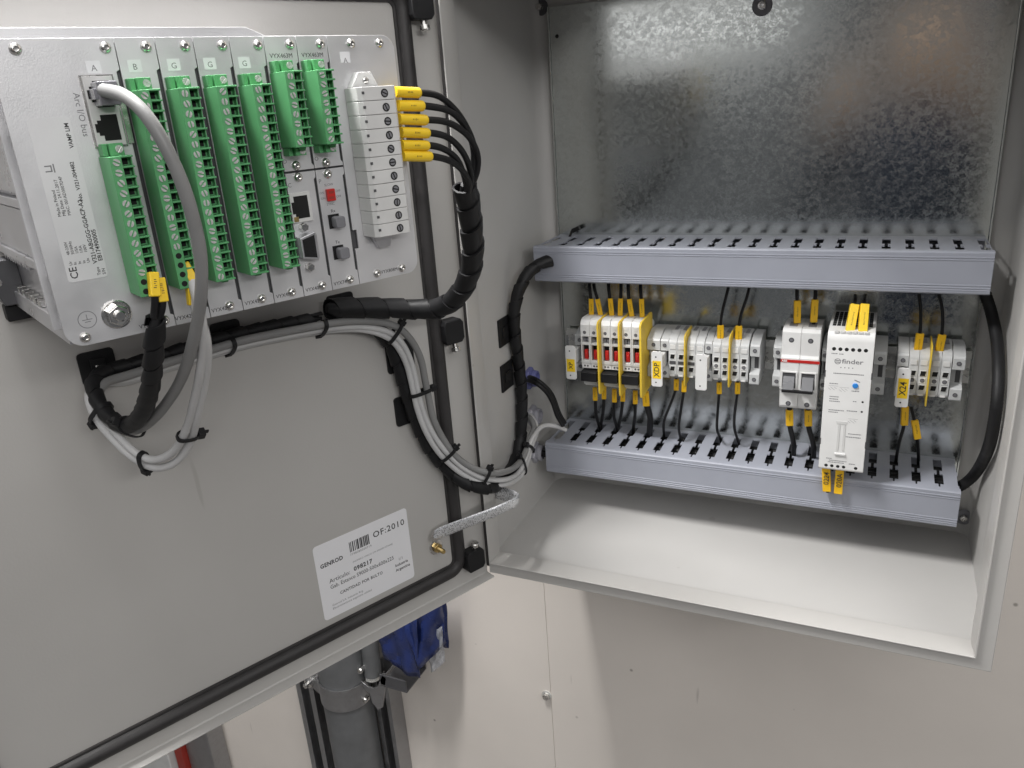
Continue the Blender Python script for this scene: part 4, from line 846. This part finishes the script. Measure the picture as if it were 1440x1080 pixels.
for k, s_ in (('pt0', 'left of two yellow-tagged wires plugged into the top of the power supply'), ('pt1', 'right of two yellow-tagged wires plugged into the top of the power supply')):
    t = wire(k, 'wire', s_, 1.5, group='black wires with yellow tags', tags=((C[k][2], 31, 4.1, 2.6, 'yellow_bright'),))
    t.part('ferrule_collar', mb().tube([C[k][3], tuple(np.array(C[k][3])+np.array((-.5, 2, -7)))], 2.8, 8), 'black')
for k, s_, tx in (('pb0', 'left of two yellow-tagged wires under the power supply', '0224'), ('pb1', 'right of two yellow-tagged wires under the power supply', '020A')):
    t = wire(k, 'wire', s_, 1.9, group='black wires with yellow tags', tags=((C[k][1], 29, 4.2, 2.4, 'yellow', (0, -1, .1), False),))
    p = Vector(C[k][1]); text(t, tx, 7.5, (p.x+.5, p.y-3.4, p.z+1), rot=math.pi/2, align='CENTER', bold=.05)
# --- current wires from the white terminal strip into the thick wrapped bundle
for i in range(6):
    P = path_of('ct%d' % i); t = Thing('current_wire', '%s from the top of the six black wires fanning out of the white terminal strip' % ORD[i], 'wire', P[-1], group='black current wires with yellow ferrule sleeves')
    t.part('core', mb().tube(P, 2.25, 10), 'black', smooth=60)
    a, b_ = [Vector(q) for q in C['ctm%d' % i]]; d = (b_-a).normalized()
    a = a-d*2
    L_ = (b_-a).length
    o = t.part('sleeve', mb().tube([a, a+d*1.0, a+d*(L_*.5), b_-d*2.2, b_-d*.7, b_], lambda s: 3.5 if s < .75 else (3.2 if s < .95 else 2.5), 14), 'yellow_bright', smooth=50)
    f = DN.copy(); ac = d.cross(f).normalized(); q = mb()
    for j in range(4): q.obox(a+d*(L_*.42+1.15*j)+f*3.48, ac, d, f, random.uniform(.4, .7), .22, .05)
    t.part('print', q, 'inkbrown', o)
# --- wrapped bundles
def bundle(k, label, r, pitch, frac, step=3., rj=0.):
    P = path_of(k, step, 7); t = Thing('wire_bundle', label, 'cable', P[0], group='black spiral wrapped bundles')
    m_ = len(P)-1; t.part('wires', mb().tube(P, lambda s_: (r-1.1)*min(1., .35+(1-s_)*m_*.12, .5+s_*m_*.2), 12), 'black', smooth=60)
    t.part('spiral_wrap', mb().spiral(P, r, pitch, frac, 1.0, 16, random.uniform(0, 6)), 'black', smooth=40)
    return t
b1 = bundle('bundle1', 'black spiral wrapped bundle looping down from the first green connector', 5.2, 15, .88)
for k in ('bundle1_wire_a', 'bundle1_wire_b'):
    P = path_of(k, 1.5); b1.part('wire_end', mb().tube(P, 2.0, 10), 'black', smooth=60)
    marker(b1, P, C[k][0] if k.endswith('a') else C[k][0], 13, 2.6, 2.6, 'yellow_bright', DN)
bundle('bundle2', 'thick black spiral wrapped bundle rising to the white terminal strip', 9.0, 23, .9)
bundle('bundle3', 'black spiral wrapped bundle crossing from the door into the cabinet', 6.8, 21, .9)
# --- grey and white cables
P = path_of('ethernet', 3, 7); eth = Thing('network_cable', 'thick grey network cable plugged into the upper socket of the relay', 'cable', P[0])
eth.part('jacket', mb().tube(P, 3.35, 14), 'cablegrey', smooth=60)
o = Vector(P[0]); T0 = (Vector(P[2])-o).normalized()
pc = door2w(321.6, WF+7, 501.6)
pg = eth.part('plug', mb().obox(pc, DD, DN, (0, 0, 1), 5.0, 6.5, 5.8), 'plugclear', bevel=.8)
eth.part('latch', mb().obox(pc+DD*5.6, DD, DN, (0, 0, 1), 1.0, 5.0, 2.6), 'plugclear', pg, bevel=.4)
eth.part('contact_strip', mb().obox(pc-DD*2.6+DN*2, DD, DN, (0, 0, 1), 1.6, 3.4, 4.4), 'brass', pg)
for k, s_ in (('white_a', 'light grey cable, left of the pair looping under the relay with yellow tag'), ('white_b', 'light grey cable, right and lower of the pair looping under the relay')):
    P = path_of(k, 3, 7); t = Thing('cable', s_, 'cable', P[-1], group='light grey signal cables')
    t.part('jacket', mb().tube(P, 2.75, 12), 'cablewhite', smooth=60)
    q = C[k]
    d = Vector(q[0])-Vector(q[1]); d.normalize()
    top = door2w(303.2, WF+17, 409 if k == 'white_a' else 402)
    Pm = spline([q[1], q[0], tuple(top)], 1.5, 1); t.part('lead', mb().tube(Pm, 1.5, 8), 'cablewhite')
    marker(t, Pm, tuple((Vector(q[0])*.55+top*.45)), 15, 2.4, 2.4, 'yellow_bright', DN, False)
# --- right loom and cables from the glands
P = path_of('loom_right', 1.6, 4); t = Thing('corrugated_loom', 'black ribbed cable loom linking both ducts at the right wall', 'cable', P[-1])
T_, X_, Y_ = frames([Vector(p) for p in P]); q = mb()
n_ = 14; vs = []; fs = []
for i, p in enumerate(P):
    rr = 5.3+(.3 if i % 2 else -.2)
    for k in range(n_): a = 2*math.pi*k/n_; vs.append(Vector(p)+(X_[i]*math.cos(a)+Y_[i]*math.sin(a))*rr)
for i in range(len(P)-1):
    for k in range(n_): fs.append((i*n_+k, i*n_+(k+1) % n_, (i+1)*n_+(k+1) % n_, (i+1)*n_+k))
t.part('tube', q.add(vs, fs), 'black', smooth=50)
P = path_of('gland_cable_black', 2.5); t = Thing('cable', 'black flat-lying cable pair from the blue gland into the lower duct', 'cable', P[-1])
for dy, dz in ((0, 0), (3.5, -2.5), (-2.5, -3.5)): t.part('core', mb().tube([(p[0], p[1]+dy, p[2]+dz) for p in P], 2.7, 10), 'black', smooth=60)
for k, m_, s_ in (('gland_a', 'bluegland', 'bluish cable gland on the left wall, the upper one'), ('gland_b', 'glandgrey', 'metal cable gland on the left wall, the middle one of three'), ('gland_c', 'glandgrey', 'metal cable gland beside the left end of the lower duct, lowest of three')):
    x, y, z = C[k][0]; t = Thing('cable_gland', s_, 'cable gland', (x, y, z), group='cable glands in the left wall')
    t.part('lock_nut', mb().lathe((x, y, z), (1, 0, 0), [(14, .05), (14, 4.6), (13, 5.6), (10.4, 5.7)], 6, .4), m_, bevel=.6)
    t.part('body', mb().lathe((x, y, z), (1, 0, 0), [(10.4, 5), (10.4, 6.4), (9.6, 7), (10.4, 7.6), (9.6, 8.2), (10.4, 8.8), (9.8, 12), (7.8, 12.8), (7.4, 8), (.01, 8)], 20), m_)
x, y, z = C['gland_c'][0]
t = Thing('cable', 'short black cable stub in the lowest gland', 'cable', (x, y, z)); t.part('core', mb().tube(spline([(x+3, y, z), (x+13, y, z), (x+22, y+4, z-4), (x+26, y+10, z-8)], 2.5), 4.2, 10), 'black', smooth=60)
# --- adhesive tie mounts
def mount_d(u, v, label, s=11, h=7):
    t = Thing('tie_mount', label, 'tie mount', (u, 0, v), 'd', group='black adhesive tie mounts')
    t.part('pad', mb().prism(rrect(u-s, u+s, v-s, v+s, 3, 3), 'y', .05, 2.2), 'black', bevel=.4)
    t.part('bridge', mb().box(u-5, u+5, 2.2, 4.4, v-7, v+7), 'black', bevel=.6)
    t.part('rivet', mb().lathe((u+1, 4.4, v+1), (0, 1, 0), [(1.2, 0), (.8, .4)], 10), 'steel')
mount_d(324, 321, 'black tie mount at the far left below the relay', 12.5)
mount_d(226.5, 321, 'black tie mount below the middle of the relay', 12)
mount_d(122, 321, 'black tie mount at the left end of the thick wrapped bundle', 13)
mount_d(68, 262, 'black tie mount on the door left of the curving cables, the upper one', 15)
mount_d(66, 207, 'black tie mount on the door left of the curving cables, the lower one', 15)
for y, z, s_ in ((104, 239, 'upper'), (102, 186, 'lower')):
    t = Thing('tie_mount', 'black tie mount on the cabinet left wall, the %s one' % s_, 'tie mount', (-12, y, z), group='black adhesive tie mounts')
    t.part('pad', mb().box(-11.95, -9.6, y-15, y+15, z-16, z+16), 'black', bevel=.7); t.part('bridge', mb().box(-9.6, -8.2, y-8, y+8, z-6, z+6), 'black', bevel=.5)
# --- cable ties wrapped round the cables they hold
def tie(key, cables, label, head=1., rad=None, swing=0.):
    c = Vector(C[key][0]); pts = []; tan = Vector((0, 0, 0)); rs = {'ethernet': 3.35, 'white_a': 2.75, 'white_b': 2.75, 'bundle1': 5, 'bundle2': 7.4, 'bundle3': 6.4}
    for k in cables:
        p, t_ = closest(path_of(k, 3, 7), c); pts.append((p, rs[k])); tan += t_
    tan.normalize(); m_ = sum((p for p, _ in pts), Vector())/len(pts)
    ac = Vector((0, 0, 1)).cross(tan) if len(pts) == 1 else (pts[0][0]-pts[-1][0]); ac = (ac-tan*ac.dot(tan)).normalized(); no = tan.cross(ac)
    a0 = min((p-m_).dot(ac)-r for p, r in pts); a1 = max((p-m_).dot(ac)+r for p, r in pts)
    n0 = min((p-m_).dot(no)-r for p, r in pts); n1 = max((p-m_).dot(no)+r for p, r in pts)
    ce = m_+ac*(a0+a1)/2+no*(n0+n1)/2; A = (a1-a0)/2+.5; B = (n1-n0)/2+.5
    t = Thing('cable_tie', label, 'cable tie', ce, group='black cable ties'); n = 26; vs = []; fs = []
    for k in range(n):
        th = 2*math.pi*k/n; cx, sx = math.cos(th), math.sin(th); cx = math.copysign(abs(cx)**.7, cx); sx = math.copysign(abs(sx)**.7, sx)
        for (dr_, dt) in ((0, -1.7), (1.0, -1.7), (1.0, 1.7), (0, 1.7)):
            vs.append(ce+ac*cx*(A+dr_)+no*sx*(B+dr_)+tan*dt)
    for k in range(n):
        for j in range(4): fs.append((k*4+j, ((k+1) % n)*4+j, ((k+1) % n)*4+(j+1) % 4, k*4+(j+1) % 4))
    t.part('band', mb().add(vs, fs), 'black', smooth=50)
    hc = ce+ac*(A+2.2)*head; t.part('head', mb().obox(hc, ac, no, tan, 2.4, 3.0, 3.0), 'black', bevel=.6)
    t.part('tail', mb().obox(hc+ac*head*3.2+no*.8, ac, no, tan, 2.0, .6, 1.5), 'black', bevel=.2)
tie('t_a', ['ethernet', 'bundle1'], 'black cable tie where the wrapped bundle meets the network cable', -1)
tie('t_b', ['white_a', 'white_b'], 'black cable tie at the lowest point of the light grey loop', -1)
tie('t_c', ['white_a', 'white_b'], 'black cable tie at the right side of the light grey loop', -1)
tie('t_d', ['bundle1', 'white_a', 'white_b'], 'black cable tie at the left turn of the loop', -1)
tie('t_f', ['ethernet', 'white_a', 'white_b'], 'black cable tie at the tie mount below the middle of the relay', -1)
tie('t_g', ['ethernet', 'white_a', 'white_b'], 'black cable tie left of the thick wrapped bundle', -1)
tie('t_h', ['ethernet', 'white_a', 'white_b'], 'black cable tie at the start of the downward bend on the door')
tie('t_i', ['ethernet', 'white_a', 'white_b'], 'black cable tie halfway down the cable bend on the door')
tie('t_j', ['ethernet', 'white_a', 'white_b'], 'black cable tie over the gasket at the foot of the bend')
tie('t_k', ['ethernet', 'white_a', 'white_b'], 'black cable tie at the lowest point of the cables near the hinge')
tie('t_l', ['ethernet', 'white_a', 'white_b'], 'black cable tie where the cables rise inside the cabinet')
tie('t_m', ['ethernet', 'white_a', 'white_b'], 'black cable tie just below the metal glands')
# --- earth strap in a clear sleeve
P = path_of('strap', 2.5, 3); t = Thing('earth_strap', 'braided earth strap in a clear sleeve from door stud to cabinet', 'strap', P[0])
T_, X_, Y_ = frames([Vector(p) for p in P]); vs = []; fs = []; n_ = 14
for i, p in enumerate(P):
    upw = Vector((0, 0, 1)); upw = (upw-T_[i]*upw.dot(T_[i])).normalized(); sd = T_[i].cross(upw)
    tw = .35; a_ax = upw*math.cos(tw)+sd*math.sin(tw); b_ax = T_[i].cross(a_ax)
    sc = .45 if i < 2 else 1.
    for k in range(n_): a = 2*math.pi*k/n_; vs.append(Vector(p)+a_ax*math.cos(a)*7.4*sc+b_ax*math.sin(a)*2.4)
for i in range(len(P)-1):
    for k in range(n_): fs.append((i*n_+k, i*n_+(k+1) % n_, (i+1)*n_+(k+1) % n_, (i+1)*n_+k))
t.part('sleeve', mb().add(vs, fs), 'clear', smooth=60)
for e_ in (0, -1):
    t.part('lug', mb().lathe(P[e_], DN if e_ == 0 else (1, 0, 0), [(5.4, -1), (5.4, .6), (2.4, .6)], 18), 'steel')
# ------------------------------------------------------------------ pipes and struts on the wall, below the door
def strut(x0, x1, z1, label, d=41, y=262):
    y1 = y-.5; y0 = y1-d; lw = (x1-x0)*.27
    prof = [(x0, y1), (x1, y1), (x1, y0), (x1-lw, y0), (x1-lw, y0+7), (x1-lw+2, y0+7), (x1-lw+2, y0+2.2), (x1-2.2, y0+2.2), (x1-2.2, y1-2.2), (x0+2.2, y1-2.2), (x0+2.2, y0+2.2), (x0+lw-2, y0+2.2), (x0+lw-2, y0+7), (x0+lw, y0+7), (x0+lw, y0), (x0, y0)]
    solo('strut_channel', mb().prism(prof, 'z', -1200, z1), 'dullzinc', label, 'strut channel', 'steel strut channels on the wall', org=((x0+x1)/2, y1, -1200), bevel=.6)
strut(-552, -511, -300, 'left dark steel strut channel beside the big pipe')
strut(-499, -474, -300, 'narrow steel strut channel touching the big pipe', 36)
strut(-377, -345, -430, 'steel strut channel at the right of the big pipe', 36)
pp = Thing('pipe', 'big grey steel pipe clamped to the wall below the door', 'pipe', (-420, 205, -1200))
pp.part('tube', mb().cyl((-418, 205, -1200), (0, 0, 1), 43, 920, 40), 'pipegrey')
cl = Thing('pipe_clamp', 'galvanised strap clamp with bolt around the big pipe', 'clamp', (-420, 205, -460))
arcp = [(-418+46*math.cos(a), 205+46*math.sin(a)) for a in [math.pi*1.02+math.pi*.98*i/18 for i in range(19)]]
band = [(-497, 212), (-488, 196)]+[(-470, 188)]+arcp[2:]
inner = [(x, y+2.5) for x, y in band]
cl.part('band', mb().prism(band+inner[::-1], 'z', -476, -432), 'dullzinc', smooth=25)
cl.part('bolt', mb().lathe((-488, 197, -462), (-.1, -1, 0), [(12, 0), (12, 2), (9, 2), (9, 9), (7.6, 10.5), (5, 10.6), (5, 16), (4, 17)], 12), 'steel')
cl.part('ear', mb().box(-512, -480, 202, 206, -480, -428), 'dullzinc', bevel=2)
tb = Thing('conduit', 'thin grey conduit tube ending in a small clip right of the big pipe', 'conduit', (-362, 212, -425))
tb.part('tube', mb().cyl((-362, 212, -422), (.06, 0, 1), 15, 330, 24), 'pipegrey')
tb.part('end_ring', mb().lathe((-362, 212, -430), (0, 0, 1), [(13.5, 0), (13.5, 8), (12, 8)], 24), 'zinc')
cp = Thing('conduit_clip', 'bright bent sheet clip with two screws under the thin conduit', 'clip', (-350, 205, -450))
cp.part('plate', mb().prism([(-379, -428), (-372, -446), (-362, -452), (-360, -470), (-350, -484), (-339, -474), (-330, -440), (-322, -408), (-330, -404), (-342, -430), (-352, -438), (-364, -438)], 'y', 196, 199), 'dullzinc', bevel=.6)
for x, z in ((-372, -466), (-372, -404)): cp.part('screw', mb().lathe((x, 200, z), (0, -1, 0), [(6, 0), (6, 8), (4.6, 10), (2, 10), (2, 7), (.01, 7)], 12), 'steel')
sc = Thing('strut_stub', 'short black open channel stub pointing sideways under the blue film', 'strut channel', (-310, 215, -430))
sc.part('channel', mb().box(-336, -284, 196, 260, -428, -425).box(-336, -284, 196, 199, -425, -404).box(-336, -284, 257, 260, -425, -404), 'darkgrey', bevel=.8)
bf = Thing('plastic_bag', 'crumpled dark blue plastic film bag hanging on the wall below the door', 'plastic bag', (-270, 220, -400))
rnd = random.Random(3)
def sheet(nm, A_, B_, C_, D_, amp, seed, m='bluefilm', nn=12):
    r_ = random.Random(seed); vs = []; fs = []; ph = [r_.uniform(0, 6) for _ in range(6)]
    for i in range(nn+1):
        for j in range(nn+1):
            s_, t_ = i/nn, j/nn; p = (Vector(A_)*(1-s_)+Vector(B_)*s_)*(1-t_)+(Vector(D_)*(1-s_)+Vector(C_)*s_)*t_
            d = amp*(math.sin(5*s_+ph[0]+3*t_)*.5+abs(math.sin(7*t_+4*s_+ph[1]))*.6+math.sin(13*s_-6*t_+ph[2])*.25)
            vs.append(p+Vector((d*.2, -d, d*.15)))
    for i in range(nn):
        for j in range(nn): a = i*(nn+1)+j; fs.append((a, a+1, a+nn+2, a+nn+1))
    o = bf.part(nm, mb().add(vs, fs), m, smooth=25); so = o.modifiers.new('t', 'SOLIDIFY'); so.thickness = .0012; return o
sheet('film', (-322, 200, -290), (-222, 170, -210), (-240, 178, -368), (-320, 196, -372), 9, 1)
sheet('film', (-262, 168, -230), (-196, 205, -190), (-206, 208, -318), (-236, 172, -345), 10, 5)
sheet('film', (-340, 225, -285), (-200, 222, -200), (-212, 226, -340), (-318, 224, -370), 8, 9)
sheet('frayed_edge', (-236, 190, -300), (-205, 207, -280), (-210, 207, -352), (-228, 192, -366), 6, 12, 'clearfilm')
rb = Thing('red_bar', 'narrow red upright bar at the bottom left beside a pale box', 'bar', (-905, 215, -1100))
rb.part('bar', mb().box(-922, -898, 205, 255, -1150, -640), 'bar_red', bevel=1)
gb = Thing('wall_box', 'pale grey box edge at the bottom left behind the door', 'box', (-1000, 225, -1100))
gb.part('housing', mb().box(-1120, -932, 195, 258, -1150, -680), 'offwhite', bevel=3); gb.part('shadow_gap', mb().box(-930.5, -924, 225, 258, -1150, -640), 'darkgrey')
gp = Thing('shade_block', 'dark grey upright block standing in for shade right of the red bar', 'duct', (-860, 225, -1100)); gp.part('sheet', mb().box(-896, -822, 215, 258, -1150, -560), 'dullzinc', bevel=3)  # dark block put in for a shaded area, no real duct
wb = Thing('wall_bolt', 'small bolt head with washer on the wall below the cabinet', 'bolt', (-58, 262, -417))
wb.part('washer', mb().lathe((-60, 262, -418), (0, -1, 0), [(8, 0), (8, 1.5), (7, 2)], 18), 'zinc'); wb.part('head', mb().cyl((-60, 260, -418), (0, -1, 0), 5.6, 6, 6), 'steel', bevel=.6)
# ------------------------------------------------------------------ the person taking the picture: stands behind the camera, shows as the dark reflection in the plate
V = {}; E = []
def J(n, x, y, z, r, par=None):
    V[n] = (len(V), (x, y, z), r)
    if par: E.append((V[par][0], V[n][0]))
J('pelvis', 430, -1150, -110, 150); J('waist', 430, -1150, 40, 140, 'pelvis'); J('chest', 430, -1140, 240, 155, 'waist'); J('neck0', 430, -1130, 385, 75, 'chest'); J('neck1', 430, -1115, 440, 58, 'neck0')
J('head0', 430, -1095, 505, 78, 'neck1'); J('head1', 430, -1100, 585, 86, 'head0'); J('head2', 430, -1105, 645, 62, 'head1'); J('nose', 430, -1005, 545, 12, 'head0')
for sg, n in ((-1, 'l'), (1, 'r')):
    X = lambda d: 430+sg*d
    J('sh'+n, X(185), -1125, 345, 72, 'chest'); J('el'+n, X(255), -1010, 120, 50, 'sh'+n); J('wr'+n, X(130)-40, -810, 390, 30, 'el'+n); J('pa'+n, X(118)-46, -775, 440, 32, 'wr'+n)
    for k in range(4):
        J('f%d%s' % (k, n), X(112-5*k)-50, -752-4*k, 470-16*k, 9, 'pa'+n); J('g%d%s' % (k, n), X(82-5*k)-50, -738-4*k, 478-16*k, 8.5, 'f%d%s' % (k, n))
    J('th'+n, X(112)-46, -790, 486, 11, 'pa'+n); J('ti'+n, X(86)-48, -778, 505, 9, 'th'+n)
    J('hi'+n, X(95), -1150, -200, 100, 'pelvis'); J('kn'+n, X(110), -1135, -590, 66, 'hi'+n); J('an'+n, X(115), -1160, -985, 46, 'kn'+n); J('to'+n, X(125), -1030, -1025, 34, 'an'+n)
org = Vector((430, -1150, -1060))
me = bpy.data.meshes.new('person'); vs = sorted(V.values()); me.from_pydata([(Vector(p)-org)*.001 for _, p, _ in vs], E, []); me.update()
po = bpy.data.objects.new('person', me); COL.objects.link(po); po.location = org*.001
sm_ = po.modifiers.new('skin', 'SKIN'); sm_.use_smooth_shade = True
for i, (_, _, r) in enumerate(vs): me.skin_vertices[0].data[i].radius = (r*.001, r*.00085)
me.skin_vertices[0].data[0].use_root = True
po.modifiers.new('sub', 'SUBSURF').levels = 1; po.modifiers['sub'].render_levels = 2
dg = bpy.context.evaluated_depsgraph_get(); bm_ = bpy.data.meshes.new_from_object(po.evaluated_get(dg)); po.modifiers.clear(); po.data = bm_
for m_ in ('cloth', 'skin', 'hair'): bm_.materials.append(MATS[m_])
for p in bm_.polygons:
    q = p.center*1000+org
    hand = q.y > -830 and q.z > 360
    p.material_index = 2 if (q.z > 600 or (q.z > 520 and q.y < -1120)) else (1 if (q.z > 425 or hand) else 0)
tag(po, 'person in dark blue work clothes, seen only as reflection in the plate', 'person')
flush_texts()
